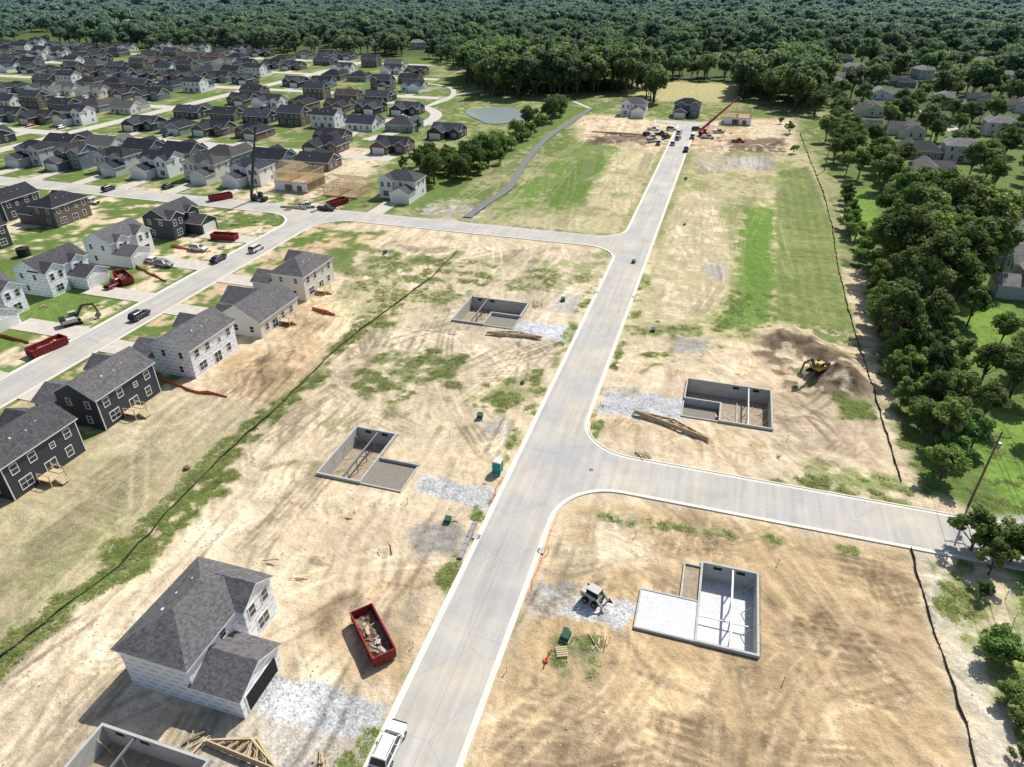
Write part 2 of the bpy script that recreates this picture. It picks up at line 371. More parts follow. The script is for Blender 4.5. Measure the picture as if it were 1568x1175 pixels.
paint(RB_,(.29,.31,.12),3,4,th=.5,grass=1)
paint(PL([(1040,300),(1100,290),(1110,420),(1080,490),(990,500),(1010,400)]),D1,3,6,th=.5)
paint(PL([(1070,240),(1190,240),(1180,262),(1070,262)]),GY,2,4,th=.45)
MOW=PL([(1190,262),(1238,255),(1270,330),(1287,420),(1320,535),(1240,520),(1186,500)])
paint(MOW,(.18,.225,.075),1,1.2,grass=.6)
paint(MOW,(.26,.28,.11),1,1.2,th=.53,grass=.6,st=.7)
paint(PL([(1140,318),(1187,320),(1185,492),(1150,510),(1105,500),(1130,455),(1128,390)]),(.15,.245,.05),1.2,4,grass=.8)
paint(PL([(1180,495),(1310,515),(1320,540),(1190,535)]),D1,1,5,th=.45,grass=.1)
B3L=PL([(1080,520),(1330,540),(1350,680),(1400,745),(1230,740),(915,660),(930,570),(980,530)])
paint(B3L,D1,2,3)
paint(B3L,D2,2,3,th=.52,st=.8)
paint(PL([(1140,500),(1320,500),(1330,540),(1200,545)]),G3,2,5,th=.55,grass=.8)
paint(PL([(1240,700),(1390,730),(1400,760),(1220,738)]),G3,1,3,th=.46,grass=1)
paint(PL([(950,705),(1390,765),(1390,775),(960,712)]),G3,.6,2,th=.5,grass=1)
paint(PL([(1000,490),(1150,540),(1000,560),(960,530)]),G3,2,5,th=.58,grass=1)
paint(PL([(1165,510),(1295,540),(1340,600),(1320,650),(1210,615),(1160,545)]),DK,2,4,th=.38)
paint(PL([(1205,555),(1240,560),(1245,610),(1225,605)]),G1,.8,2,th=.4,grass=1)
paint(PL([(1120,590),(1340,610),(1345,720),(1200,690)]),(.47,.37,.26),3,5,th=.42)
paint(PL([(1270,600),(1330,610),(1340,640),(1290,640)]),G1,1,3,th=.45,grass=1)
# lower right lot
LR=PL([(880,770),(1000,775),(1200,810),(1395,845),(1420,930),(1490,1190),(690,1260),(760,1060),(835,880)])
paint(LR,(.53,.395,.235),1.5,2)
paint(LR,(.60,.46,.29),3,5,th=.54)
paint(LR,D3,3,5,th=.58,tw=.04,st=.7)
paint(PL([(1170,830),(1390,850),(1440,990),(1250,960)]),D3,3,8,th=.50)
paint(PL([(860,800),(960,790),(990,850),(840,880)]),(.62,.52,.37),2,5,th=.4)
paint(PL([(880,780),(1390,850),(1388,858),(880,792)]),G3,.4,1.5,th=.52,grass=1)
paint(PL([(850,975),(905,970),(915,1010),(890,1065),(845,1050)]),(.18,.205,.09),.8,3,th=.40,grass=1)
paint(PL([(790,960),(850,970),(840,1010),(770,1000)]),DG,.8,3,th=.48,grass=.7)
paint(PL([(1398,845),(1455,850),(1480,900),(1540,1010),(1568,1060),(1600,1190),(1500,1190)]),(.60,.54,.42),1.2,3,gravel=.4)
paint(PL([(1420,850),(1480,860),(1600,1130),(1580,1190),(1545,1130)]),G3,1,4,th=.43,grass=1)
# left half
LW=PL([(-90,830),(0,765),(150,665),(262,590),(345,607),(425,628),(300,735),(180,862),(0,1003),(-80,1065)])
paint(LW,(.44,.375,.235),1.0,1.5,grass=.45)
paint(LW,(.36,.335,.18),2,4,th=.47,grass=.6,st=.5)
paint(PL([(-90,880),(0,850),(100,800),(200,740),(300,735),(180,862),(0,1003),(-80,1065)]),(.28,.285,.135),2,5,th=.50,grass=.8,st=.6)
paint(PL([(150,665),(262,590),(345,607),(425,628),(330,660),(200,700)]),(.56,.47,.32),2,4,th=.42,grass=.3)
paint(None,G3,.6,2.2,th=.42,grass=1,line=FENCE_L,width=2.0,st=.9)
paint(None,(.14,.18,.06),.4,1.5,grass=1,line=FENCE_L,width=.45,st=.7)
paint(None,(.13,.17,.05),.6,2,grass=1,line=PL([(0,1000),(90,932),(170,868)]),width=1.0)
paint(None,G1,.8,3,th=.38,grass=1,line=PL([(185,872),(250,800),(310,745),(335,738)]),width=2.8)
paint(None,G1,.8,3,th=.40,grass=1,line=PL([(400,640),(470,590),(500,545)]),width=1.4)
paint(PL([(330,560),(480,510),(505,545),(430,610),(350,605)]),D2,2,5,th=.35)
paint(PL([(385,560),(450,540),(460,580),(400,600)]),D3,2,4,th=.42)
paint(PL([(500,383),(560,376),(660,392),(700,405),(680,432),(590,430),(510,415)]),(.125,.175,.05),1.5,4,th=.40,grass=1,st=.9)
paint(PL([(700,395),(850,400),(930,385),(940,400),(900,440),(760,445),(690,430)]),G3,2,6,th=.47,grass=1,st=.8)
paint(PL([(620,420),(700,400),(760,440),(640,480),(560,520),(520,540)]),G3,2,5,th=.46,grass=1,st=.85)
paint(PL([(555,565),(600,530),(712,545),(700,595),(600,615),(550,605)]),(.16,.20,.07),1.5,5,th=.42,grass=1,st=.95)
paint(PL([(740,590),(830,565),(845,600),(770,628),(735,620)]),G3,1.5,5,th=.46,grass=1,st=.85)
paint(PL([(620,600),(760,600),(800,640),(700,660),(560,640)]),G3,2,5,th=.56,grass=.8,st=.7)
paint(PL([(430,700),(520,620),(560,650),(480,720)]),G3,2,5,th=.57,grass=.8,st=.7)
paint(PL([(500,440),(600,420),(640,470),(540,500)]),(.44,.41,.23),2,6,th=.40,grass=.8)
paint(PL([(430,440),(500,445),(520,500),(450,520),(400,500)]),D2,2,5,th=.35)
paint(PL([(480,945),(560,885),(640,870),(700,880),(640,985),(600,1050),(520,1020)]),D2,1.5,5,th=.36)
paint(PL([(520,930),(600,900),(690,890),(650,960),(600,1000)]),(.43,.36,.27),1.5,5,th=.45,st=.8)
paint(PL([(485,940),(545,900),(555,920),(500,970)]),DK,.8,2,th=.48,st=.6)
paint(PL([(628,812),(690,800),(720,820),(700,850),(640,850)]),(.32,.295,.26),1,3,gravel=.4)
paint(PL([(730,640),(775,640),(770,665),(730,668)]),GY,.8,3,gravel=.6)
paint(PL([(850,450),(890,455),(880,480),(840,475)]),GY,.8,3,th=.4,gravel=.5)
paint(PL([(1080,405),(1110,405),(1105,430),(1065,430)]),GY,.8,3,th=.4)
paint(PL([(1040,515),(1090,520),(1075,545),(1030,540)]),GY,.8,3,th=.4)
paint(PL([(300,1080),(600,1080),(550,1200),(250,1200)]),(.48,.42,.33),1.5,5,th=.42)
for q in ([(412,1030),(500,1050),(596,1078),(568,1140),(480,1120),(385,1095)],[(640,726),(765,752),(752,784),(627,752)],[(782,488),(888,505),(872,524),(765,505)],
          [(930,598),(1055,610),(1050,642),(912,634)],[(828,892),(982,925),(950,962),(812,935)]):
    paint(PL(q),GRV,.4,1.5,gravel=1)
paint(PL([(800,940),(840,870),(900,905),(860,950)]),GY,.8,3,th=.42,gravel=.7)
paint(PL([(395,1090),(480,1120),(560,1145),(520,1200),(420,1190)]),GY,.8,3,th=.42,gravel=.7)
paint(PL([(920,575),(960,580),(980,605),(915,605)]),GY,.5,2,th=.42,gravel=.7)
for ln in (PL([(700,880),(640,900),(560,885),(480,860)]),PL([(830,980),(960,1020),(1100,1080)]),PL([(1100,540),(1000,560),(950,590)]),PL([(860,450),(760,430),(640,440)]),PL([(560,640),(480,700),(400,720)])):
    paint(None,DK,.25,.8,th=.47,line=ln,width=.25,st=.6)
# east side lawns
paint(PL([(1320,400),(1640,430),(1640,800),(1520,800),(1400,750),(1345,560)]),(.13,.19,.055),2,3,grass=1)
paint(PL([(1465,470),(1545,470),(1560,560),(1500,560)]),G2,2,3,grass=1)
paint(PL([(1505,640),(1640,640),(1640,830),(1545,790),(1500,720)]),G2,2,3,grass=1)
paint(PL([(1520,830),(1620,830),(1640,1190),(1590,1100)]),G2,2,3,grass=1)
paint(PL([(1250,200),(1640,200),(1640,420),(1345,420),(1290,290)]),(.14,.195,.06),3,5,grass=1)
paint(PL([(1290,290),(1340,290),(1345,350),(1310,370)]),G2,2,3,grass=1)
paint(PL([(1480,795),(1560,790),(1640,830),(1520,822)]),(.5,.48,.42),.8,1)
for ln in ([(ML-1.3,84),(ML-1.3,168)],[(MR+1.3,84),(MR+1.3,300)],[(ML-1.3,20),(ML-1.3,84)],[(ML-1.3,180),(ML-1.3,320)]):
    paint(None,G3,.4,1.6,th=.54,grass=1,line=ln,width=.8)

# tracks
T=np.zeros(X.shape); TN=np.zeros(X.shape)
def tracks(n,poly,head,spread,L,amp,gauge=1.0,curv=.02,sd=0,reps=(1,1,2,3)):
    r=random.Random(sd)
    xs=[p[0] for p in poly];ys=[p[1] for p in poly]; k=0;tries=0
    while k<n and tries<n*40:
        tries+=1
        x=r.uniform(min(xs),max(xs));y=r.uniform(min(ys),max(ys))
        if sdpoly(np.array([x]),np.array([y]),poly)[0]<0: continue
        k+=1
        th=head+r.gauss(0,spread)+(math.pi if r.random()<.5 else 0); c=r.gauss(0,curv); a=r.uniform(.4,1)*amp*(1 if r.random()<.45 else -1)
        m=int(r.uniform(.5,1)*L/.13); px=[]
        rep=r.choice(reps)
        for i in range(m):
            x+=math.cos(th)*.13;y+=math.sin(th)*.13; c+=r.gauss(0,curv*.05); c*=.998; th+=c*.13; px.append((x,y,th))
        q=np.array(px); q=q[sdpoly(q[:,0],q[:,1],poly)>-1]
        if len(q)<10: continue
        fade=np.minimum(1,np.minimum(np.arange(len(q)),np.arange(len(q))[::-1])/25.)
        for rr in range(rep):
            for o in (-gauge,gauge):
                for oo in (-.18,0,.18):
                    off=o+oo+rr*.85
                    ax=q[:,0]-np.sin(q[:,2])*off; ay=q[:,1]+np.cos(q[:,2])*off
                    i=np.clip(np.searchsorted(AX,ax),0,len(AX)-1); j=np.clip(np.searchsorted(BY,ay),0,len(BY)-1)
                    np.maximum.at(T if a>0 else TN,(i,j),abs(a)*fade)
SITE_L=R(-80,-25,8,165)
tracks(90,SITE_L,1.5,.4,50,1.0,curv=.02,sd=1)
tracks(36,SITE_L,.4,1.2,24,.9,curv=.12,sd=2)
tracks(50,LR,1.5,.25,40,1.0,curv=.015,sd=3)
tracks(56,LR,.1,.25,32,1.0,curv=.03,sd=4,reps=(1,2,3,4))
tracks(12,LR,0,3,18,.9,curv=.22,sd=14,reps=(1,))
tracks(36,R(-12,28,86,135),.5,1.2,24,.9,curv=.1,sd=5)
tracks(40,R(-12,20,135,300),1.57,.1,80,.7,curv=.006,sd=6)
tracks(36,R(-85,-25,180,300),1.57,.13,80,.8,curv=.008,sd=7)
tracks(26,R(-80,-50,20,110),1.5,.12,60,1.0,curv=.01,sd=8)
tracks(12,[(-103,30),(-62,30),(-62,110),(-84,110)],1.4,.25,40,.5,curv=.02,sd=18)
def blur(a):
    b=a.copy(); b[1:-1,1:-1]=(a[1:-1,1:-1]*4+a[:-2,1:-1]+a[2:,1:-1]+a[1:-1,:-2]+a[1:-1,2:])/8; return b
T=blur(T);TN=blur(TN)
brk=.25+.75*sstep(.40,.56,N_m*.7+N_f*.3)
tm=(T*.75-TN)*brk
Cc*= (1+.55*tm*(1-.3*GR))[...,None]
gtr=np.clip((T+TN)*.5,0,1)*GR*.6
Cc[:]=Cc*(1-gtr[...,None])+np.array((.52,.44,.29))*gtr[...,None]
def streak(ang,sx,sy,sd):
    c_,s_=math.cos(ang),math.sin(ang); u=c_*X+s_*Y+10*(N_l-.5)+3*wx; v=-s_*X+c_*Y+8*wy
    return fbm(u/sx,v/sy,1.0,sd,4)
SA=streak(0.08,.9,14,50); SB=streak(1.5,.8,12,53); SC=streak(.6,.7,9,56)
wsel=sstep(-14,-4,X+(N_m-.5)*30)
wB=wsel*sstep(.42,.58,N_l)
mixs=SA*(1-wB)+SB*wB; w3=sstep(.52,.62,fbm(X,Y,22,60)); mixs=mixs*(1-w3)+SC*w3
Cc*= (1+(mixs-.5)*.75*(1-.65*GR)*(1-GV))[...,None]
Cc*= (1+(N_l-.5)*.24+(N_m-.5)*.26*(1-GR))[...,None]
sh=((fbm(X,Y,14,62)-.5)*.25)[...,None]*(1-GR)[...,None]
Cc*= 1+sh*np.array((-.1,.05,.45))
mw=np.clip(sdpoly(X,Y,MOW)/2,0,1); Cc*= (1+.05*np.sign(np.sin(X*2*math.pi/2.6+.8*wx))*mw)[...,None]
# relief
Z=(fbm(X,Y,7,8)-.5)*.55+(N_f-.5)*.30-.095*(T+TN)*brk+(mixs-.5)*.26*(1-GR)
def mound(px,py,rad,h):
    a,b=P(px,py); d=np.hypot(X-a,Y-b)/rad*(1+.5*(N_f-.5)+.4*wx); Z[:]+=h*np.clip(1-d,0,1)**1.1*(.6+.8*N_f)
for mm in [(1275,578,6,2.6),(1305,590,4,1.7),(1190,522,5,1.6),(1215,518,5,1.8),(1240,530,5,1.6),(1290,558,4.5,1.8),(1262,545,4,1.4),(405,575,4,1.6),(430,560,4,1.5),(450,545,3,1.2),(415,550,3,1.3),(505,950,3,.5),(1180,912,2,.9),(1140,505,3,.7),
    (60,480,5,1.5),(85,462,4,1.5),(920,216,6,1.8),(1160,228,6,2.0),(960,220,6,1.8),(1190,222,5,1.8),(940,205,5,1.5),(1130,236,5,1.5),(895,200,5,1.3),(650,830,2.2,.45),(930,935,1.5,.4),(1030,515,2.5,.6),
    (640,668,2.5,.5),(520,770,2.5,.45),(860,440,2.5,.6),(1100,565,2,.6),(600,625,2.5,.5),(1210,640,2,.5),(480,322,5,1.2),(425,335,4,.8)]: mound(*mm)
Z*=1-sstep(345,420,np.hypot(X,Y))
roadd=-sdpoly(X,Y,ROUT)
flat=sstep(.6,3.2,roadd); Z*=flat; Z-= .03*(1-flat)
for b in BAS:
    a0,a1,b0,b1=b['r']; sd=sdpoly(X,Y,R(a0,a1,b0,b1)); Z*=sstep(0,2.5,-sd)
    for k in ('main','ext'):
        if b[k]:
            a0,a1,b0,b1=b[k]; ins=(X>a0-.02)&(X<a1+.02)&(Y>b0-.02)&(Y<b1+.02); Z[ins]=-3.2
    a0,a1,b0,b1=b['gar']; ins=(X>a0)&(X<a1)&(Y>b0)&(Y<b1); Z[ins]=np.minimum(Z[ins],-1.2)
west=sstep(-84,-88,X); Z*=1-.85*west
hm=sdpoly(X,Y,R(-49.3,-36,30.2,42.2)); Z*=sstep(-.5,2,-hm)
POND=[P(765+48*math.cos(t)+9*math.sin(3*t),176+13*math.sin(t)) for t in [i*2*math.pi/28 for i in range(28)]]
pz=sdpoly(X,Y,POND); Z-= .9*sstep(-4,3,pz)
na,nb=X.shape
me=bpy.data.meshes.new('ground'); me.vertices.add(na*nb); me.vertices.foreach_set('co',np.stack([X,Y,Z],-1).astype(np.float32).ravel())
idx=np.arange(na*nb).reshape(na,nb); q=np.stack([idx[:-1,:-1],idx[1:,:-1],idx[1:,1:],idx[:-1,1:]],-1).reshape(-1,4)
me.loops.add(q.size); me.loops.foreach_set('vertex_index',q.astype(np.int32).ravel())
me.polygons.add(len(q)); me.polygons.foreach_set('loop_start',(np.arange(len(q))*4).astype(np.int32)); 
me.polygons.foreach_set('use_smooth',np.ones(len(q),bool))
me.update(calc_edges=True)
ca=me.color_attributes.new('Col','FLOAT_COLOR','POINT'); ca.data.foreach_set('color',np.concatenate([np.clip(Cc,0,.8),np.ones(X.shape+(1,))],-1).astype(np.float32).ravel())
ca=me.color_attributes.new('Msk','FLOAT_COLOR','POINT'); ca.data.foreach_set('color',np.stack([GR,GV,T,np.ones(X.shape)],-1).astype(np.float32).ravel())
me.materials.append(M['ground']); go=bpy.data.objects.new('ground',me); link(go)
print('ground verts',na*nb)
def gz(a,b):
    i=min(max(np.searchsorted(AX,a),0),na-1);j=min(max(np.searchsorted(BY,b),0),nb-1); return float(Z[i,j])

# ---------------------------------------------------------------- roads
import bmesh
def polymesh(name,pts,z,mat):
    bm=bmesh.new(); vs=[bm.verts.new((x,y,z)) for x,y in pts]; f=bm.faces.new(vs)
    bm.normal_update()
    if f.normal.z<0: f.normal_flip()
    bmesh.ops.triangulate(bm,faces=[f]); m=bpy.data.meshes.new(name); bm.to_mesh(m); bm.free(); m.materials.append(mat)
    o=bpy.data.objects.new(name,m); link(o); return o
polymesh('road',ROUT,.03,M['road'])
def sweep(name,pts,prof,mat,closed=True):
    n=len(pts); A=sum(pts[i][0]*pts[(i+1)%n][1]-pts[(i+1)%n][0]*pts[i][1] for i in range(n)); sg=1 if A>0 else -1
    mb=MB(); vs=[]
    for i in range(n):
        p=Vector(pts[i]); a=Vector(pts[i-1]) if (closed or i>0) else p; c=Vector(pts[(i+1)%n]) if (closed or i<n-1) else p
        d1=(p-a).normalized() if (p-a).length>1e-6 else (c-p).normalized(); d2=(c-p).normalized() if (c-p).length>1e-6 else d1
        n1=Vector((d1.y,-d1.x));n2=Vector((d2.y,-d2.x)); nn=(n1+n2).normalized(); k=1/max(.4,nn.dot(n1)); nn=nn*k*sg
        for o,z in prof: vs.append((p.x+nn.x*o,p.y+nn.y*o,z))
    m=len(prof); fs=[]
    for i in range(n if closed else n-1):
        j=(i+1)%n
        for k in range(m-1): fs.append((i*m+k,i*m+k+1,j*m+k+1,j*m+k) if sg>0 else (i*m+k+1,i*m+k,j*m+k,j*m+k+1))
    mb.add(vs,fs); return mb.obj(name,[mat])
sweep('kerb',ROUT,[(-.42,.036),(-.02,.036),(.02,.13),(.22,.14),(.24,-.3)],M['curb'])
for px,py in [(905,720),(1010,300)]:
    mb=MB(); mb.cyl((0,0,.0),(0,0,.012),.34,.34,20,0); mb.cyl((0,0,.012),(0,0,.018),.28,.28,20,0); mb.obj('manhole_cover',[M['iron']],(*P(px,py),.03))
for x_,y_ in [(ML-.02,60),(MR+.02,60),(ML,140),(MR,140)]:
    mb=MB(); s_=-1 if x_<-18 else 1; mb.box(-.1,.55*1,-.5,.5,.0,.16,1) if s_>0 else mb.box(-.55,.1,-.5,.5,.0,.16,1); mb.box(-.35,.0,-.4,.4,.038,.05,0) if s_>0 else mb.box(0,.35,-.4,.4,.038,.05,0); mb.obj('storm_drain_inlet',[M['iron'],M['conc']],(x_,y_,.0))
def ribbon(name,pts,w,z,mat,smooth=6):
    P_=[Vector(p) for p in pts]; out=[]
    if smooth>1 and len(P_)>2:
        Q=[P_[0]*2-P_[1]]+P_+[P_[-1]*2-P_[-2]]
        for i in range(1,len(Q)-2):
            for k in range(smooth):
                t=k/smooth; p0,p1,p2,p3=Q[i-1:i+3]
                out.append(.5*((2*p1)+(-p0+p2)*t+(2*p0-5*p1+4*p2-p3)*t*t+(-p0+3*p1-3*p2+p3)*t**3))
        out.append(P_[-1])
    else: out=P_
    mb=MB(); vs=[];n=len(out)
    for i in range(n):
        d=(out[min(i+1,n-1)]-out[max(i-1,0)]).normalized(); nn=Vector((-d.y,d.x))*w/2
        a=out[i]+nn;b=out[i]-nn; vs+=[(a.x,a.y,z),(b.x,b.y,z)]
    mb.add(vs,[(2*i,2*i+1,2*i+3,2*i+2) for i in range(n-1)]); return mb.obj(name,[mat])
ribbon('footpath',PL([(715,334),(745,312),(778,290),(792,268),(812,240),(838,212),(868,192),(893,175),(905,167)]),2.6,.30,M['path'])
ribbon('footpath',PL([(905,167),(860,150),(800,143),(740,140),(690,148),(650,165)]),2.2,.10,M['concw'])
ribbon('service_road',PL([(560,215),(600,205),(650,190),(668,176),(650,165),(610,158),(560,160)]),6,.12,M['concw'])
ribbon('footpath',PL([(650,165),(690,150),(690,135),(650,128)]),3,.14,M['concw'])
ZR=0
def amax(b): return -126-.42*max(0,b-290) if b>225 else -96
for b in (240,308,375,443,510):
    ZR+=1
    ribbon('street',[(-1.35*b,b),(amax(b)+6,b)],8,.05+.004*ZR,M['concw'],1)
ribbon('street',[(-275,180),(-275,520)],8,.09,M['concw'],1)
ribbon('street',[(-150,244),(-165,304)],7,.095,M['concw'],1)
for pts in (PL([(1640,235),(1560,215),(1480,205),(1440,190),(1420,170)]),PL([(1640,110),(1530,102),(1480,108)]),PL([(1240,60),(1232,95),(1236,140)])): ribbon('suburb_road',pts,8,.1,M['concw'])
wm,wnt,wb=newmat('pond_water'); wb.inputs['Base Color'].default_value=(.34,.40,.40,1); wb.inputs['Roughness'].default_value=.18; wb.inputs['Specular IOR Level'].default_value=.8
wn=nd(wnt,'ShaderNodeTexNoise',{'Scale':.8,'Detail':3.0}); wbp=nd(wnt,'ShaderNodeBump',{'Height':wn.outputs['Fac'],'Strength':.1}); wnt.links.new(wbp.outputs[0],wb.inputs['Normal'])
polymesh('pond_water',POND,-.25,wm)

# ---------------------------------------------------------------- basements
for b in BAS:
    a0,a1,b0,b1=b['main']; mb=MB(); t=.26; top=.45
    def wall(x0,x1,y0,y1,zt=top,zb=-2.4): mb.box(x0,x1,y0,y1,zb,zt,0)
    g=b['gar']; e=b['ext']
    left=g[0]<a0
    if e is None:
        wall(a0,a0+t,b0,b1); wall(a1-t,a1,b0,b1); wall(a0+t,a1-t,b1-t,b1); wall(a0+t,a1-t,b0,b0+t)
        mb.box(a0+t,a1-t,b0+t,b1-t,-2.5,-2.25,1)
    else:
        ea0,ea1,eb0,eb1=e
        A0,A1=min(a0,ea0),max(a1,ea1)
        wall(A0+t,A1-t,b1-t,b1)
        if left:
            wall(a1-t,a1,b0,b1); wall(A0,A0+t,eb0,b1); wall(a0,a0+t,b0,eb0); wall(a0+t,a1-t,b0,b0+t); wall(A0+t,a0+t,eb0,eb0+t)
        else:
            wall(a0,a0+t,b0,b1); wall(A1-t,A1,eb0,b1); wall(a1-t,a1,b0,eb0); wall(a0+t,a1-t,b0,b0+t); wall(a1-t,A1-t,eb0,eb0+t)
        mb.box(a0+t,a1-t,b0+t,b1-t,-2.5,-2.25,1); mb.box(ea0+(t if left else -t),ea1-(t if not left else -t),eb0+t,eb1-t,-2.5,-2.246,1)
    g0,g1,h0,h1=g
    gx0,gx1=(g0,g1-.003) if left else (g0+.003,g1)
    slab=b['gz']>0
    mb.box(gx0,gx1,h0+.003,h0+.2,-.8,.22 if not slab else .36,0)
    if e is None: mb.box(gx0,gx1,h1-.2,h1,-.8,.22 if not slab else .36,0)
    if left: mb.box(g0,g0+.2,h0+.2,h1-.2,-.8,.06 if not slab else .33,0)
    else: mb.box(g1-.2,g1,h0+.2,h1-.2,-.8,.06,0)
    sx0,sx1=(g0+.2,g1) if left else (g0,g1-.2)
    mb.box(sx0,sx1,h0+.2,h1-(.2 if e is None else 0),-1.2,b['gz']-(.02 if slab else 0),2)
    bx=(a0+a1)/2+.4
    mb.box(bx-.1,bx+.1,b0+t,b1-t,.05,.33,4)
    for k in range(4):
        yy=b0+2+k*(b1-b0-4)/3; mb.box(bx-.06,bx+.06,yy-.06,yy+.06,-2.3,.05,4)
    if slab:
        mb.box(a0+t,a1-t,b0+5.2,b0+5.3,-1.5,-1.4,4)
        for k in range(5): mb.box(g0+.2+k*1.22+.6,g0+.2+k*1.22+.63,h0+.2,h1-.2,b['gz']-.02,b['gz']-.012,4)
        for k in range(5): mb.box(a0+t+.2+k*1.22,a0+t+.22+k*1.22,b0+t,b1-t,-2.25,-2.243,4)
        for k in range(2): mb.box(a0+t,a1-t,b0+3+k*4,b0+3.03+k*4,-2.243,-2.236,4)
    else:
        mb.box(a0+t+.3,bx-.5,b0+2,b0+2.1,-2.25,-2.1,3); mb.box(bx-1.6,bx-1.45,b0+1,b1-1,-2.25,-2.05,0)
        rb=random.Random(int(a0*3+b0))
        for k in range(9):
            xx=rb.uniform(a0+.8,a1-1.5); yy=rb.uniform(b0+1,b1-2.5); tt=rb.uniform(0,3); mb.beam((xx,yy,-2.2),(xx+math.cos(tt)*1.1,yy+math.sin(tt)*1.1,-2.15),.12,.05,3)
    for k in range(4):
        yy=b0+1.2+k*(b1-b0-2.4)/3
        s=-1 if left else 1
        xw=a1-t if left else a0+t
        mb.beam((xw,yy,-.3),(xw+s*1.3,yy,-2.2),.07,.07,3)
    for k in (.3,.7):
        xx=a0+(a1-a0)*k; mb.box(xx-.5,xx+.5,b1-t-.012,b1-t-.006,-.35,.12,5)
    for k in range(10):
        yy=b0+.6+k*(b1-b0-1.2)/9; mb.box(a1-t*.6,a1-t*.4,yy-.03,yy+.03,top,top+.08,4)
    if 'porch' in b:
        q0,q1,r0,r1=b['porch']; mb.box(q0,q0+.2,r0,r1,-.8,.3,0); mb.box(q0+.2,q1,r1-.2,r1,-.8,.3,0); mb.box(q0+.2,q1,r0+.002,r1-.2,-.8,.05,6)
    mb.obj('basement_foundation',[M['conc'],M[b['fm']],M[b['gm']],M['wood'],M['steel'],M['dark'],M['brownf']])

# ---------------------------------------------------------------- houses
def hip(mb,x0,x1,y0,y1,ze,pitch,oh=.4,rm=0,tm=1):
    x0-=oh;x1+=oh;y0-=oh;y1+=oh; w=x1-x0;l=y1-y0; h=min(w,l)/2*pitch; z=ze
    if l>=w: r0=((x0+x1)/2,y0+w/2,z+h);r1=((x0+x1)/2,y1-w/2,z+h)
    else: r0=(x0+l/2,(y0+y1)/2,z+h);r1=(x1-l/2,(y0+y1)/2,z+h)
    c=[(x0,y0,z),(x1,y0,z),(x1,y1,z),(x0,y1,z)]
    if l>=w: mb.add(c+[r0,r1],[(0,1,4),(1,2,5,4),(2,3,5),(3,0,4,5)],rm)
    else: mb.add(c+[r0,r1],[(0,1,5,4),(1,2,5),(2,3,4,5),(3,0,4)],rm)
    b=[(p[0],p[1],z-.2) for p in c]
    mb.add(c+b,[(0,4,5,1),(1,5,6,2),(2,6,7,3),(3,7,4,0),(7,6,5,4)],tm)
    return z+h
def gable(mw,mr,x0,x1,y0,y1,ze,pitch,ax,oh=.35,wm=0,rm=0,tm=1,ends=(1,1)):
    def T_(u,v,z): return (u,v,z) if ax=='x' else (v,u,z)
    u0,u1,v0,v1=(x0,x1,y0,y1) if ax=='x' else (y0,y1,x0,x1)
    vm=(v0+v1)/2; H=(v1-v0)/2*pitch
    pv=[T_(u0,v0,ze),T_(u0,v1,ze),T_(u0,vm,ze+H),T_(u1,v0,ze),T_(u1,v1,ze),T_(u1,vm,ze+H)]
    f=[(0,1,2),(5,4,3)] if ax=='y' else [(2,1,0),(3,4,5)]
    mw.add(pv,f,wm)
    U0=u0-oh*ends[0];U1=u1+oh*ends[1]; d=oh*pitch; th=.18
    for s,ve in ((-1,v0-oh),(1,v1+oh)):
        a=[T_(U0,ve,ze-d+.03),T_(U1,ve,ze-d+.03),T_(U1,vm,ze+H+.03),T_(U0,vm,ze+H+.03)]
        b=[(p[0],p[1],p[2]+th) for p in a]
        mr.add(a+b,[(4,5,6,7)],rm); mr.add(a+b,[(0,1,2,3),(0,1,5,4),(1,2,6,5),(2,3,7,6),(3,0,4,7)],tm)
    return ze+H
def window(fr,gl,face,pos,c,z,w,h,sg):
    def bx(mb,o0,o1,c0,c1,z0,z1,m=0):
        lo,hi=sorted((pos+sg*o0,pos+sg*o1))
        if face=='x': mb.box(lo,hi,c0,c1,z0,z1,m)
        else: mb.box(c0,c1,lo,hi,z0,z1,m)
    bx(gl,-.02,.035,c-w/2,c+w/2,z,z+h)
    t=.1
    bx(fr,-.02,.07,c-w/2-t,c-w/2,z-t,z+h+t); bx(fr,-.02,.07,c+w/2,c+w/2+t,z-t,z+h+t)
    bx(fr,-.02,.066,c-w/2,c+w/2,z-t,z); bx(fr,-.02,.066,c-w/2,c+w/2,z+h,z+h+t)
    bx(fr,.03,.055,c-w/2,c+w/2,z+h/2-.03,z+h/2+.03)
    if w>1.3: bx(fr,.03,.058,c-.03,c+.03,z,z+h)
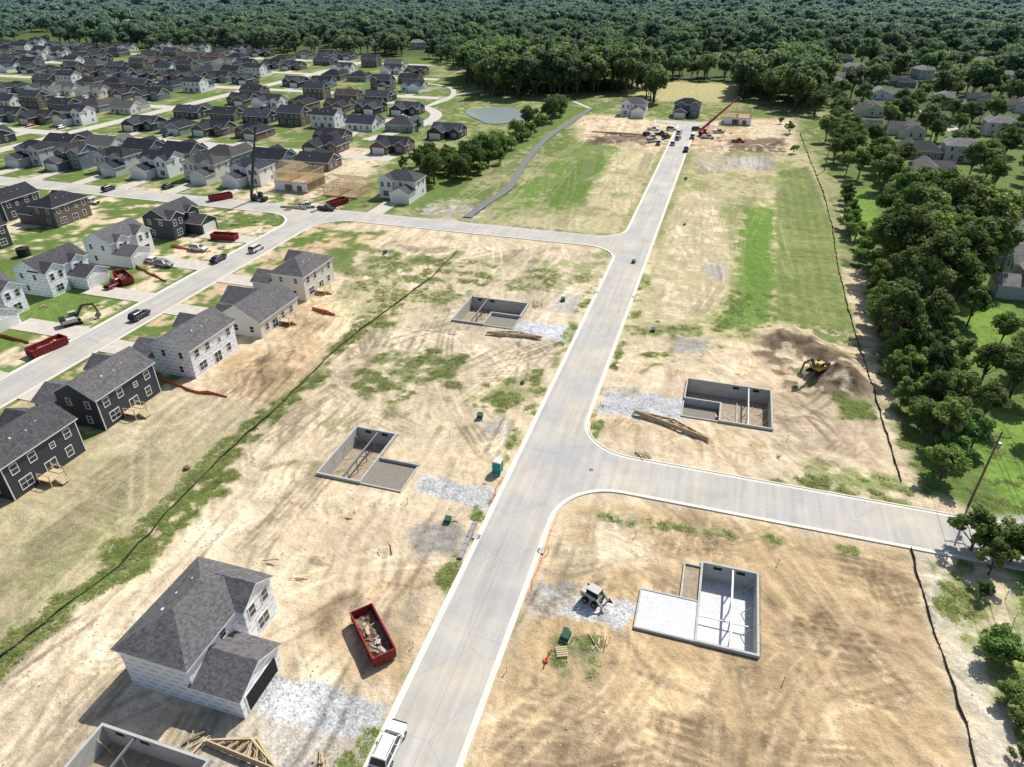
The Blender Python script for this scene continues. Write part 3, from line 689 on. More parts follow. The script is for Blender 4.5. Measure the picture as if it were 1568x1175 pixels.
def house_parts(v):
    W,Rf,Tr,Gl,Gd,Dk=MB(),MB(),MB(),MB(),MB(),MB()
    k=v.get('kind','A'); ez=v.get('eave',5.6); mir=v.get('mir',False); dep=v.get('dep',8.0)
    X0=-6.6;X1=X0+dep; L0,L1=-6.,6.
    pitch=v.get('pitch',.55)
    if k=='A':
        W.box(X0,X1,L0,L1,-.3,ez)
        if v.get('hip',True): hip(Rf,X0,X1,L0,L1,ez,pitch)
        else: gable(W,Rf,X0,X1,L0,L1,ez,pitch,'y')
        W.box(X1-.05,6.6,L0+.01,.3,-.3,2.95); gable(W,Rf,X1-.3,6.6,L0+.01,.3,2.95,.5,'x',ends=(0,1))
        W.box(X1-.05,X1+1.0,1.3,L1-.01,-.3,ez-.01); gable(W,Rf,X1-dep/2+.3,X1+1.0,1.3,L1-.01,ez-.01,.62,'x',ends=(0,1))
        if v.get('g2',False):
            W.box(X1-.05,X1+.6,-4.6,-1.0,3.0,ez-.012); gable(W,Rf,X1-dep/2+.4,X1+.6,-4.6,-1.0,ez-.012,.62,'x',ends=(0,1))
        if v.get('open',False): Dk.box(6.585,6.615,-5.2,-.5,0,2.35)  # open garage: flat dark sheet stands in for the shade inside
        else:
            Gd.box(6.585,6.63,-5.2,-.5,0,2.3)
            for q in range(4): Gd.box(6.63,6.645,-5.15,-.55,.06+q*.57,.56+q*.57-.02)
        Tr.box(6.59,6.66,-5.35,-5.2,0,2.45);Tr.box(6.59,6.66,-.5,-.35,0,2.45);Tr.box(6.59,6.66,-5.2,-.5,2.32,2.45)
        fx=X1+1.0
        for c in (2.5,4.7): window(Tr,Gl,'x',fx,c,3.6,.95,1.45,1)
        window(Tr,Gl,'x',fx,3.7,.8,1.7,1.5,1)
        if v.get('g2',False):
            for c in (-3.5,-2.1): window(Tr,Gl,'x',X1+.6,c,3.7,.8,1.2,1)
        else: window(Tr,Gl,'x',X1,.6-1.6,3.9,.9,1.2,1)
        Dk.box(X1-.02,X1+.03,.42,1.2,0,2.1)
        for c in (-4.4,-1.6,1.6,4.2): window(Tr,Gl,'x',X0,c,3.6,1.0 if c!=1.6 else .7,1.35 if c!=1.6 else .8,-1)
        window(Tr,Gl,'x',X0,-3.6,.75,1.8,1.5,-1); window(Tr,Gl,'x',X0,3.6,.8,1.0,1.45,-1); window(Tr,Gl,'x',X0,.4,.12,1.7,2.0,-1)
        for sg,yy in ((-1,L0),(1,L1)):
            if v.get('sidewin',True):
                window(Tr,Gl,'y',yy,X0+2,3.7,.8,1.2,sg); window(Tr,Gl,'y',yy,X0+5.6,3.7,.8,1.2,sg); window(Tr,Gl,'y',yy,X0+2.6,.9,.8,1.2,sg)
        for cx in (X0,X1):
            for cy in (L0,L1):
                if v['wall'] not in ('wrap','brick','brickg') and not(cx==X1): Tr.box(cx-.03,cx+.1,cy-.03 if cy<0 else cy-.1,cy+.1 if cy<0 else cy+.03,0,ez-.22)
        Rf.box(X0+2.2,X0+2.5,-2.,-1.7,ez+.5,ez+1.55,1);Rf.box(X0+2.4,X0+2.6,2.3,2.5,ez+.5,ez+1.6,1);Rf.box(X0+2.0,X0+2.2,.3,.5,ez+.5,ez+1.4,1)
    else:
        ez=v.get('eave',3.0)
        W.box(X0,X1+1,L0-.5,L1+.5,-.3,ez)
        if v.get('hip',True): hip(Rf,X0,X1+1,L0-.5,L1+.5,ez,pitch)
        else: gable(W,Rf,X0,X1+1,L0-.5,L1+.5,ez,pitch,'y')
        W.box(X1+.9,6.6,L0-.49,.3,-.3,ez-.01); gable(W,Rf,X1-3.5,6.6,L0-.49,.3,ez-.01,.6,'x',ends=(0,1))
        W.box(X1+.9,X1+2,2.2,6.4,-.3,ez-.012); gable(W,Rf,X1-3,X1+2,2.2,6.4,ez-.012,.7,'x',ends=(0,1))
        Gd.box(6.585,6.63,-5.4,-.7,0,2.3)
        Tr.box(6.59,6.66,-5.55,-5.4,0,2.45);Tr.box(6.59,6.66,-.7,-.55,0,2.45);Tr.box(6.59,6.66,-5.4,-.7,2.32,2.45)
        window(Tr,Gl,'x',X1+2,4.3,.8,1.7,1.4,1)
        for c in (-4,-1,4.4): window(Tr,Gl,'x',X0,c,.85,1.1,1.35,-1)
        window(Tr,Gl,'x',X0,1.8,.12,1.7,2.0,-1)
        for sg,yy in ((-1,L0-.5),(1,L1+.5)):
            window(Tr,Gl,'y',yy,X0+2,.9,.9,1.3,sg); window(Tr,Gl,'y',yy,X0+5.6,.9,.9,1.3,sg)
        Dk.box(X1+.98,X1+1.03,.8,1.7,0,2.1)
        Rf.box(X0+2.2,X0+2.5,-2.,-1.7,ez+.5,ez+1.6,1)
    if mir:
        for mb in (W,Rf,Tr,Gl,Gd,Dk):
            mb.v=[(x,-y,z) for x,y,z in mb.v]; mb.f=[f[::-1] for f in mb.f]
    return dict(walls=(W,[M[v['wall']]]),roof=(Rf,[M[v['roof']],M['trim']]),window_frames=(Tr,[M['trim']]),window_glass=(Gl,[M['glass']]),garage_door=(Gd,[M[v.get('gd','garage')]]),doorway=(Dk,[M['dark']]))
def near_house(name,loc,rz,v,deck=False):
    e=empty(name,(loc[0],loc[1],.05),rz)
    for k,(mb,mats) in house_parts(v).items():
        if mb.v: mb.obj(k,mats,parent=e)
    if deck:
        mb=MB(); s=-1 if v.get('mir') else 1
        mb.box(-9.0,-6.6,-.9*s-1.2,-.9*s+1.4,.75,.9)
        for i in range(4): mb.box(-9.3-.28*i,-9.0-.28*i,-.9*s-.6,-.9*s+.6,.1,.72-.17*i)
        for x,y in ((-8.9,-1.1),(-8.9,1.3),(-6.8,-1.1),(-6.8,1.3)): mb.box(x-.06,x+.06,-.9*s+y-.06,-.9*s+y+.06,0,1.8)
        for y in (-1.1,1.3): mb.box(-8.9,-6.8,-.9*s+y-.04,-.9*s+y+.04,1.7,1.8)
        mb.box(-8.94,-8.86,-.9*s+.6,-.9*s+1.3,1.7,1.79)
        mb.obj('wood_deck',[M['wood']],parent=e)
    return e
def far_mesh(name,v):
    big=MB(); mats=[]
    for k,(mb,ms) in house_parts(v).items():
        big.merge(mb,len(mats)); mats+=ms
    return big.mesh(name,mats)
PI=math.pi
near_house('two_storey_house',(-42.7,36.2),0,dict(wall='wrap',roof='roof_gray',open=True,sidewin=False))
EC=[(-91.8,54.2,dict(wall='slate',roof='roof_mid',hip=False,mir=True),True),
    (-92.8,71.2,dict(wall='slate',roof='roof_gray',hip=False,mir=True),True),
    (-89.8,88.5,dict(wall='wrap',roof='roof_gray',mir=True,open=True,hip=False),False),
    (-87.8,105.8,dict(kind='R',wall='beige',roof='roof_gray',mir=False,eave=3.3,dep=8.5,hip=False,pitch=.62),True),
    (-88.8,123.2,dict(wall='beige',roof='roof_gray',mir=True),True)]
for a,b,v,dk in EC: near_house('two_storey_house' if v.get('kind','A')=='A' else 'ranch_house',(a,b),PI,v,dk)
near_house('two_storey_house',(-91.8,36.5),PI,dict(wall='slate',roof='roof_mid',hip=False,mir=True),True)
WC=[(-138.6,147,dict(wall='slate',roof='roof_mid',g2=True,mir=True,hip=False)),(-138.6,127.5,dict(wall='white',roof='roof_gray',g2=True,hip=False)),
    (-138.6,108.5,dict(wall='wrap',roof='roof_mid',g2=True,mir=True,hip=False)),(-138.6,90.5,dict(wall='wrap',roof='roof_gray',g2=True,hip=False)),(-138.6,72,dict(wall='slate',roof='roof_dark',g2=True,hip=False))]
for a,b,v in WC: near_house('two_storey_house',(a,b),0,v)
TC=[(-96,195,dict(wall='white',roof='roof_mid',mir=True)),(-151,195,dict(wall='white',roof='roof_blue',g2=True)),(-169,195,dict(wall='beige',roof='roof_mid',g2=True,mir=True)),
    (-187.5,195,dict(wall='white',roof='roof_dark',g2=True,hip=False)),(-206,195,dict(wall='ltgray',roof='roof_dark',g2=True,mir=True)),(-225,195,dict(wall='blueside',roof='roof_mid',g2=True,hip=False)),(-243,195,dict(wall='ltgray',roof='roof_dark',g2=True))]
for a,b,v in TC: near_house('two_storey_house',(a,b),-PI/2,v)
near_house('two_storey_house',(-181,146),PI,dict(wall='brickg',roof='roof_dark',mir=True))
near_house('two_storey_house',(-199,146),PI,dict(wall='slate',roof='roof_dark',hip=False))
near_house('two_storey_house',(-181,120),PI,dict(wall='slate',roof='roof_dark',hip=False))
near_house('two_storey_house',(-46,355),-PI/2,dict(wall='wrap',roof='roof_gray',mir=True))
near_house('two_storey_house',(-21,360),-PI/2,dict(wall='blueside',roof='roof_dark',g2=True))
HOUSES=[(-42,36),(-46,355),(-21,360)]+[(a,b) for a,b,*_ in EC+WC+TC]
variants=[]
for i,(w,r,h,k) in enumerate([('brickg','roof_dark',False,'R'),('brick','roof_dark',True,'R'),('slate','roof_blue',False,'R'),('white','roof_blue',False,'R'),('grayside','roof_dark',True,'R'),('brickg','roof_blue',False,'A'),('white','roof_dark',False,'A'),('grayside','roof_mid',True,'R'),('brick','roof_brown',False,'R'),('blueside','roof_dark',False,'R'),
        ('white','roof_light',False,'R'),('beige','roof_gray',False,'R'),('ltgray','roof_light',True,'A')]):
    for mir in (False,True):
        variants.append((far_mesh('ranch_house_mesh' if k=='R' else 'two_storey_house_mesh',dict(wall=w,roof=r,hip=h,kind=k,mir=mir,pitch=.6 if i%2 else .5)),k))
def far_house(a,b,rz,vi=None):
    if vi is None:
        vi=random.choice([0,1,2,3,4,5,6,7,8,9,10,11,14,15,16,17,18,19,0,1,4,5,2,3,22]) if random.random()<.9 else 12
    me_,k=variants[vi]
    o=bpy.data.objects.new('ranch_house' if k=='R' else 'two_storey_house',me_); link(o); o.location=(a,b,.05); o.rotation_euler=(0,0,rz); HOUSES.append((a,b)); return o
DRV=MB()
rows=[(222,1),(258,-1),(291,1),(326,-1),(358,1),(393,-1),(426,1),(461,-1),(493,1),(528,-1)]
CARS=[]
for (b,s) in rows:
    a=amax(b)-8-random.uniform(0,6)
    if b==222: a=-140
    while a>-1.3*b-10:
        skip = random.random()<.08 or abs(a+275)<12 or (b==258 and a>-150)
        if not skip:
            far_house(a,b+random.uniform(-1.5,1.5),(PI/2 if s>0 else -PI/2)+random.gauss(0,.02))
            st=b+s*18; dx=-3 if s>0 else 3
            y0,y1=sorted((b+s*7,st-s*4)); DRV.box(a+dx-2.4,a+dx+2.4,y0,y1,.0,.11)
            if random.random()<.4: CARS.append((a+dx,b+s*10,PI/2))
        a-=random.uniform(17.5,20.5)
for (a,b,*_) in EC: DRV.box(-107.9,a-6.4,b-3.0,b+2.0,-.1,.135)
for (a,b,*_) in WC: DRV.box(a+6.5,-116.1,b-2.6,b+2.4,-.1,.135)
for (a,b,*_) in TC: DRV.box(a-2.6,a+2.4,TB1+.05,b-6.5,-.1,.135)
DRV.obj('driveways',[M['concw']])
far_house(*P(500,232),-PI/2,2); far_house(*P(685,210),-PI/2,4); far_house(*P(602,232),-PI/2,0)
LV=[20,21,22,23,24,25,14,15]
for x,y in [(1425,272),(1405,238),(1385,208),(1440,298),(1548,412),(1556,378),(1540,352),(1525,205),(1480,118),(1328,175),(1562,445),(1300,128),(1250,100),(1535,128),(1380,132),(1465,242),(1350,150),(1600,300),(1450,165),(1415,120),(1500,160),(1560,170),(1270,140),(1322,205)]:
    far_house(*P(x,y),random.choice([0,PI/2,PI,.3]),random.choice(LV))
for x,y in [(495,48),(780,70),(1205,70),(880,80),(1100,98),(540,40),(620,30),(1480,60),(1420,70),(1535,80),(1350,45),(1240,40),(300,60),(1120,50),(960,45),(1000,75),(1060,60),(700,60),(1290,60),(1500,30),(200,40),(420,30),(1180,95),(1170,50),(1400,35),(1330,85),(1450,90),(1550,50),(900,30),(1040,35),(820,45),(1290,95),(740,35),(1220,88),(560,70),(1090,75),(850,60),(920,100),(1140,110),(1380,95),(1310,110),(1510,100),(1250,70),(1400,50),(1460,45),(640,75),(480,70)]:
    far_house(*P(x,y),random.uniform(0,3),random.choice(LV))
H=np.array(HOUSES)
def clear(a,b,avoid=9,sight=24,wid=9):
    dx=H[:,0]-a; dy=H[:,1]-b; L=math.hypot(a,b)+1e-6; ua,ub=a/L,b/L
    along=dx*ua+dy*ub; lat=np.abs(-dx*ub+dy*ua)
    return not (np.any(dx*dx+dy*dy<avoid*avoid) or np.any((along>0)&(along<sight)&(lat<wid)))

def framed(name,a,b,rz,st=2,sheath=False):
    mb=MB(); X0,X1,Y0,Y1=-6,5,-6,6
    mb.box(X0,X1,Y0,Y1,-.2,.35,1)
    for s in range(st):
        z0=.35+s*2.9; z1=z0+2.6
        for x in (X0,X1-.12,-1): 
            for i in range(21): y=Y0+i*(Y1-Y0-.1)/20; mb.box(x,x+.12,y,y+.09,z0,z1,0)
            mb.box(x-.002,x+.122,Y0,Y1,z1,z1+.1,0)
        for y in (Y0,Y1-.12,0):
            for i in range(19): x=X0+i*(X1-X0-.1)/18; mb.box(x+.001,x+.09,y,y+.12,z0,z1-.01,0)
            mb.box(X0+.13,X1-.13,y,y+.12,z1,z1+.098,0)
        if s<st-1: mb.box(X0-.01,X1+.01,Y0-.01,Y1+.01,z1+.1,z1+.3,1)
    if sheath:
        mb.box(X0-.03,X0-.01,Y0,Y1,.3,3,2); mb.box(X1+.01,X1+.03,Y0,-2.3,.3,3,2); mb.box(X1+.01,X1+.03,.6,2.2,.3,3,2); mb.box(X1+.01,X1+.03,4,Y1,.3,3,2)
        mb.box(X1+.01,X1+.03,-2.3,.6,2.4,3,2);mb.box(X1+.01,X1+.03,2.2,4,2.2,3,2)
    zt=.35+st*2.9-.2
    for i in range(20):
        y=Y0+i*.62
        if i>11 and st==2: break
        mb.beam((X0,y,zt),(-.5,y,zt+2.6),.06,.12,0); mb.beam((X1,y,zt),(-.5,y,zt+2.6),.06,.12,0); mb.beam((X0,y,zt),(X1,y,zt),.06,.12,0)
    mb.obj(name,[M['wood'],M['osb'],M['wrap']],(a,b,.05),rz)
framed('wood_framed_house',-132,195,-PI/2,2,True); framed('wood_framed_house',-114,194,-PI/2,1,False); framed('wood_framed_house',3,350,-PI/2,2,True)

# ---------------------------------------------------------------- vehicles
def loft(mb,secs,m=0):
    n=len(secs[0]); vs=[p for s in secs for p in s]; fs=[]
    for i in range(len(secs)-1):
        for k in range(n): fs.append((i*n+k,i*n+(k+1)%n,(i+1)*n+(k+1)%n,(i+1)*n+k))
    fs+=[tuple(range(n))[::-1],tuple(range((len(secs)-1)*n,len(secs)*n))]
    mb.add(vs,fs,m)
def car(name,a,b,rz,paint='paintw',kind='suv',z=.03):
    e=empty(name,(a,b,z),rz); B=MB();G=MB();Wh=MB();L=MB()
    ln=4.8 if kind!='pickup' else 5.6; w=.94; zb=.34
    belt=1.02 if kind=='suv' else .92
    xs=[(-ln/2,.55,belt-.22,.82),(-ln/2+.18,.36,belt-.02,.91),(-ln/2+.9,zb,belt,w),(0,zb,belt,w),(ln/2-1.25,zb,belt-.03,w),(ln/2-.35,.36,belt-.17,.88),(ln/2,.5,belt-.35,.74)]
    secs=[]
    for x,z0,z1,hw in xs:
        secs.append([(x,-hw*.96,z0),(x,hw*.96,z0),(x,hw,z0+.22),(x,hw,z1-.12),(x,hw*.9,z1),(x,-hw*.9,z1),(x,-hw,z1-.12),(x,-hw,z0+.22)])
    loft(B,secs)
    top=1.68 if kind=='suv' else (1.42 if kind=='sedan' else 1.72)
    if kind=='suv': st=[(-ln/2+.12,-ln/2+.5),(ln/2-1.25,ln/2-1.95)]
    elif kind=='sedan': st=[(-ln/2+.5,-ln/2+1.2),(ln/2-1.3,ln/2-2.1)]
    else: st=[(-.45,-.3),(ln/2-1.4,ln/2-2.0)]
    (r0,r1),(f0,f1)=st; hb,ht=w*.9,w*.74
    vs=[(r0,-hb,belt),(f0,-hb,belt-.03),(f0,hb,belt-.03),(r0,hb,belt),(r1,-ht,top-.06),(f1,-ht,top-.06),(f1,ht,top-.06),(r1,ht,top-.06)]
    G.add(vs,[(0,1,5,4),(1,2,6,5),(2,3,7,6),(3,0,4,7)])
    loft(B,[[(r1-.06,-ht-.03,top-.07),(r1-.06,ht+.03,top-.07),(r1,ht-.05,top),(r1,-ht+.05,top)],[(f1-.02,-ht-.02,top-.07),(f1+.04,ht+.02,top-.07),(f1-.15,ht-.05,top),(f1-.15,-ht+.05,top)]])
    for s in (-1,1):
        for t in (0,.36,.68,1):
            xb=r0+(f0-r0)*t; xt=r1+(f1-r1)*t; B.beam((xb,s*hb*1.005,belt-.02),(xt,s*ht*1.01,top-.05),.09,.05)
        B.box(f0-.35,f0-.12,s*(w+.09)-.1,s*(w+.09)+.1,belt-.02,belt+.14)
    if kind=='suv':
        for s in (-1,1): L.box(r1+.2,f1-.3,s*.6-.02,s*.6+.02,top+.005,top+.05,1)
    if kind=='pickup':
        L.box(-ln/2+.2,-.6,-.75,.75,belt+.002,belt+.012,1)
    for x in (-ln/2+.95,ln/2-.95):
        for s in (-1,1): Wh.cyl((x,s*(w-.2),.36),(x,s*(w+.02),.36),.36,.36,16,0); Wh.cyl((x,s*(w+.02),.36),(x,s*(w+.035),.36),.2,.2,10,1)
    for s in (-1,1): L.box(-ln/2-.012,-ln/2+.1,s*.66-.13,s*.66+.13,belt-.4,belt-.2,0); L.box(ln/2-.1,ln/2+.012,s*.55-.16,s*.55+.16,belt-.52,belt-.4,2)
    B.obj('body',[M[paint]],parent=e,bevel=.04); G.obj('windows',[M['carglass']],parent=e); Wh.obj('wheels',[M['black'],M['steel']],parent=e); L.obj('lamps_and_rails',[M['lamp'],M['black'],M['trim']],parent=e)
    return e
x,y=P(592,1146); car('parked_suv',x+.3,y,PI/2,'paintw','suv')
for px,py,rz,pt,k in [(393,384,PI/2,'paintw','suv'),(335,400,PI/2,'paintd','sedan'),(215,487,PI/2,'paintd','suv'),(236,403,0,'paintw','sedan'),(252,408,0,'paints','suv'),(140,312,0,'paintw','pickup'),(167,292,PI/2,'paintd','suv'),
        (258,288,PI/2,'paintd','sedan'),(178,438,PI/2,'paintr','pickup'),(1008,222,PI/2,'paintw','pickup'),(1050,232,PI/2,'paintd','pickup'),(1028,200,0,'paints','suv'),(1012,207,.3,'paintd','pickup'),(998,218,.5,'paintw','suv'),(1060,212,PI/2,'paintw','pickup'),(1038,214,1.4,'paints','suv'),(1040,205,1.4,'paintw','suv'),(1020,212,1.0,'paintd','suv'),
        (1000,200,.2,'paintw','pickup'),(1066,200,.9,'paintd','suv'),(1084,212,.1,'paintw','pickup'),(1030,222,PI/2,'paintw','suv'),(1100,204,.4,'paints','pickup'),(990,208,1.2,'paintd','suv'),(1130,218,.2,'paintr','pickup'),
        (470,318,.4,'paintw','pickup'),(500,322,0,'paintd','pickup'),(30,300,0,'paintw','sedan'),(305,384,0,'paintw','suv')]:
    a,b=P(px,py); car('parked_car' if k!='pickup' else 'pickup_truck',a,b,rz,pt,k,.06)
for a,b,rz in CARS: 
    if b<330: car('parked_car',a,b,rz,random.choice(['paintw','paintd','paints','paintr']),random.choice(['suv','sedan']),.12)

def dumpster(a,b,rz,z=.05):
    e=empty('roll_off_dumpster',(a,b,z),rz); mb=MB(); L,w,h=3.4,1.22,1.5
    mb.box(-L,L,-w,w,.18,.26)
    for s in (-1,1):
        y0,y1=sorted((s*w,s*(w-.06))); mb.box(-L,L,y0,y1,.26,h)
        for i in range(11):
            x=-L+.15+i*(2*L-.3)/10; yy0,yy1=sorted((s*w,s*(w+.09))); mb.box(x-.05,x+.05,yy0,yy1,.2,h-.08)
        yy0,yy1=sorted((s*(w-.07),s*(w+.11))); mb.box(-L-.05,L+.05,yy0,yy1,h,h+.12)
        mb.box(-L,L,s*.55-.08,s*.55+.08,.02,.18)
    for s in (-1,1):
        x0,x1=sorted((s*L,s*(L-.06))); mb.box(x0+.001*s,x1,-w+.06,w-.06,.26,h)
        xx0,xx1=sorted((s*(L+.06),s*(L-.08))); mb.box(xx0,xx1,-w+.07,w-.07,h,h+.118)
        for yy in (-.6,0,.6): 
            u0,u1=sorted((s*L,s*(L+.08))); mb.box(u0,u1,yy-.05,yy+.05,.2,h-.05)
    mb.obj('container',[M['red']],parent=e,bevel=.015)
    d=MB(); r=random.Random(int(a*10))
    n=16; vs=[];
    for i in range(n+1):
        for j in range(6): vs.append((-L+.08+i*(2*L-.16)/n,-w+.08+j*(2*w-.16)/5,.35+r.random()*.5))
    d.add(vs,[(i*6+j,(i+1)*6+j,(i+1)*6+j+1,i*6+j+1) for i in range(n) for j in range(5)],0)
    for i in range(20):
        x,y=r.uniform(-L+.8,L-.8),r.uniform(-w+.4,w-.4); t=r.uniform(0,PI); l=r.uniform(.3,.7); zz=r.uniform(.6,1.0)
        dx,dy=math.cos(t)*l,math.sin(t)*min(l,.35); d.beam((x-dx,y-dy,zz),(x+dx,y+dy,zz+r.uniform(-.25,.25)),r.choice([.08,.12,.35]),.04,r.choice([1,0,0,2]))
    d.obj('debris',[M['junk'],M['wood'],M['conc']],parent=e)
def dirpx(p,q):
    a=P(*p);b=P(*q); return math.atan2(b[1]-a[1],b[0]-a[0]),((a[0]+b[0])/2,(a[1]+b[1])/2)
r_,c_=dirpx((556,948),(590,1016)); dumpster(c_[0],c_[1],r_,.12)
r_,c_=dirpx((48,548),(100,525)); dumpster(c_[0],c_[1],r_)
r_,c_=dirpx((328,366),(362,368)); dumpster(c_[0],c_[1],r_)
r_,c_=dirpx((325,308),(352,303)); dumpster(c_[0],c_[1],r_)
r_,c_=dirpx((505,318),(530,310)); dumpster(c_[0],c_[1],r_)
r_,c_=dirpx((170,425),(192,446)); dumpster(c_[0],c_[1]+2,r_)

def skid(a,b,rz,paint='cream'):
    e=empty('skid_steer_loader',(a,b,gz(a,b)+.02),rz); mb=MB()
    mb.box(-1.3,.7,-.55,.55,.35,1.15,0); mb.box(-1.55,-.9,-.6,.6,.6,1.45,0)
    mb.box(-.75,.6,-.5,.5,1.15,2.0,2); mb.box(-.85,.65,-.56,.56,2.0,2.1,3)
    for x,y in ((-.8,-.54),(.6,-.54),(-.8,.54),(.6,.54)): mb.box(x-.05,x+.05,y-.05,y+.05,1.1,2.0,1)
    for s in (-1,1):
        for x in (-.8,.4): mb.cyl((x,s*.58,.42),(x,s*.9,.42),.42,.42,14,1); mb.cyl((x,s*.9,.42),(x,s*.92,.42),.2,.2,10,3)
        mb.beam((-1.3,s*.72,1.55),(.6,s*.72,1.3),.14,.2,0); mb.beam((.6,s*.72,1.35),(1.35,s*.72,.5),.14,.2,0); mb.beam((-1.3,s*.72,.9),(-1.3,s*.72,1.6),.14,.25,0)
    loft(mb,[[(1.3,-.95,.15),(2.0,-.95,.1),(1.4,-.95,.25),(1.35,-.95,.75)],[(1.3,.95,.15),(2.0,.95,.1),(1.4,.95,.25),(1.35,.95,.75)]],3)
    for s in (-1,1): mb.add([(1.3,s*.95,.15),(2.0,s*.95,.1),(1.35,s*.95,.75)],[(0,1,2)],3)
    mb.obj('machine',[M[paint],M['black'],M['carglass'],M['steel']],parent=e,bevel=.03)
a,b=P(910,922); skid(a,b,-.35); a,b=P(1000,214); skid(a,b,.5)
def excavator(a,b,rz,sc=1,paint='yellow'):
    e=empty('excavator',(a,b,gz(a,b)-.05),rz); e.scale=(sc,)*3; mb=MB()
    for s in (-1,1):
        pr=[(-1.9,.15),(-1.5,0),(1.5,0),(1.9,.15),(2.05,.45),(1.85,.8),(-1.85,.8),(-2.05,.45)]
        y0,y1=s*.85,s*1.35; loft(mb,[[(x,y0,z) for x,z in pr],[(x,y1,z) for x,z in pr]],1)
    mb.box(-.8,.8,-.85,.85,.4,.95,1)
    mb.box(-2.2,1.1,-1.3,1.3,1.0,1.9,0); mb.box(-2.4,-1.2,-1.25,1.25,1.1,2.2,1)
    mb.box(-.2,1.35,.35,1.28,1.9,2.9,2); mb.box(-.25,1.4,.3,1.33,2.9,3.0,0)
    for x,y in ((-.2,.35),(1.35,.35),(-.2,1.28),(1.35,1.28)): mb.box(x-.05,x+.05,y-.05,y+.05,1.85,2.95,0)
    mb.beam((1.0,0,1.6),(3.0,0,4.2),.35,.5,4);mb.beam((3.0,0,4.2),(5.2,0,3.9),.35,.42,4);mb.beam((5.2,0,4.1),(5.9,0,1.6),.28,.36,4)
    mb.beam((2.0,0,3.9),(4.4,0,4.35),.12,.14,3);mb.beam((1.2,.25,1.3),(2.6,.25,3.4),.12,.14,3);mb.beam((1.2,-.25,1.3),(2.6,-.25,3.4),.12,.14,3)
    pr=[(5.8,1.7),(6.3,1.3),(6.2,.6),(5.5,.3),(4.9,.7)]; loft(mb,[[(x,-.5,z) for x,z in pr],[(x,.5,z) for x,z in pr]],3)
    mb.obj('machine',[M[paint],M['black'],M['carglass'],M['steel'],M['darksteel']],parent=e,bevel=.03)
a,b=P(1248,578); excavator(a,b,-2.3,.8,'yellow')
a,b=P(112,497); excavator(a,b,1.0,.85,'cream')
def telehandler(a,b,rz,name='telehandler',pitch=1.15,L=15,paint='yellow',k=1.0,bm_=4):
    e=empty(name,(a,b,.05),rz); mb=MB()
    mb.box(-2.6,2.4,-.8,.8,.6,1.3,0); mb.box(-.6,.9,.1,1.0,1.3,2.5,2); mb.box(-.65,.95,.05,1.05,2.5,2.6,0); mb.box(-2.6,-1.4,-.9,.9,1.3,1.9,0)
    for x in (-1.7,1.7):
        for s in (-1,1): mb.cyl((x,s*.8,.65),(x,s*1.2,.65),.65,.65,14,1)
    p0=Vector((-2.2,-.4,2.0)); d=Vector((math.cos(pitch),0,math.sin(pitch)))
    mb.beam(p0,p0+d*L*.45,.6*k,.7*k,bm_); mb.beam(p0+d*L*.4,p0+d*L*.75,.46*k,.55*k,bm_); mb.beam(p0+d*L*.72,p0+d*L,.34*k,.42*k,bm_)
    t=p0+d*L; mb.box(t.x-.2,t.x+.2,-1.0,.2,t.z-.9,t.z,1); mb.box(t.x,t.x+1.2,-.9,-.75,t.z-.9,t.z-.82,3); mb.box(t.x,t.x+1.2,-.05,.1,t.z-.9,t.z-.82,3)
    mb.beam((0,-.4,1.4),p0+d*L*.3,.2,.2,3)
    mb.obj('machine',[M[paint],M['black'],M['carglass'],M['steel'],M['darksteel']],parent=e,bevel=.03)
a,b=P(398,308); telehandler(a,b,.1,L=21,pitch=1.3,paint='paintd')
a,b=P(1078,208); telehandler(a,b,.3,'crane_truck',.75,20,'paintr',1.3,0)

def portable_toilet(a,b,rz):
    e=empty('portable_toilet',(a,b,gz(a,b)),rz); mb=MB()
    mb.box(-.6,.6,-.6,.6,.0,.12,1); mb.box(-.56,.56,-.56,.56,.12,2.1,0); 
    for x in (-.56,.56):
        for y in (-.56,.56): mb.box(x-.05,x+.05,y-.05,y+.05,.1,2.12,0)
    mb.box(-.4,.4,-.585,-.562,.18,1.95,0); mb.box(.22,.3,-.61,-.585,1.0,1.12,1)
    loft(mb,[[(-.62,-.62,2.1),(.62,-.62,2.1),(.62,.62,2.1),(-.62,.62,2.1)],[(-.5,-.62,2.28),(.5,-.62,2.28),(.5,.62,2.28),(-.5,.62,2.28)],[(-.2,-.6,2.36),(.2,-.6,2.36),(.2,.6,2.36),(-.2,.6,2.36)]],1)
    mb.cyl((.35,.35,2.2),(.35,.35,2.7),.05,.05,8,1)
    mb.obj('cabin',[M['teal'],M['trim']],parent=e,bevel=.02)
portable_toilet(*P(762,724),0)
def utility_box(a,b,rz=0,s=1):
    mb=MB(); mb.box(-.6,.6,-.6,.6,-.1,.12,1)
    loft(mb,[[(-.5,-.5,.12),(.5,-.5,.12),(.5,.5,.12),(-.5,.5,.12)],[(-.5,-.5,.75),(.5,-.5,.75),(.5,.5,.95),(-.5,.5,.95)]],0); mb.box(-.46,.46,-.52,-.503,.2,.7,0)
    o=mb.obj('utility_box',[M['green'],M['conc']],(a,b,max(gz(a,b),0)),rz,bevel=.02); o.scale=(s,s,s)
for px,py in [(866,978),(866,970),(1048,345),(686,800),(1000,508),(590,388),(970,403),(735,640),(1050,275),(862,462),(508,398),(800,588)]: utility_box(*P(px,py),random.uniform(-.2,.2),random.uniform(.6,.95))
mb=MB(); 
for i in range(5): mb.box(-.5+i*.25,-.4+i*.25,-.6,.6,0,.12)
for i in range(5): mb.box(-.6,.6,-.6+i*.27,-.45+i*.27,.121,.16)
mb.obj('wood_pallet',[M['wood']],(*P(860,1000),.1),.4)
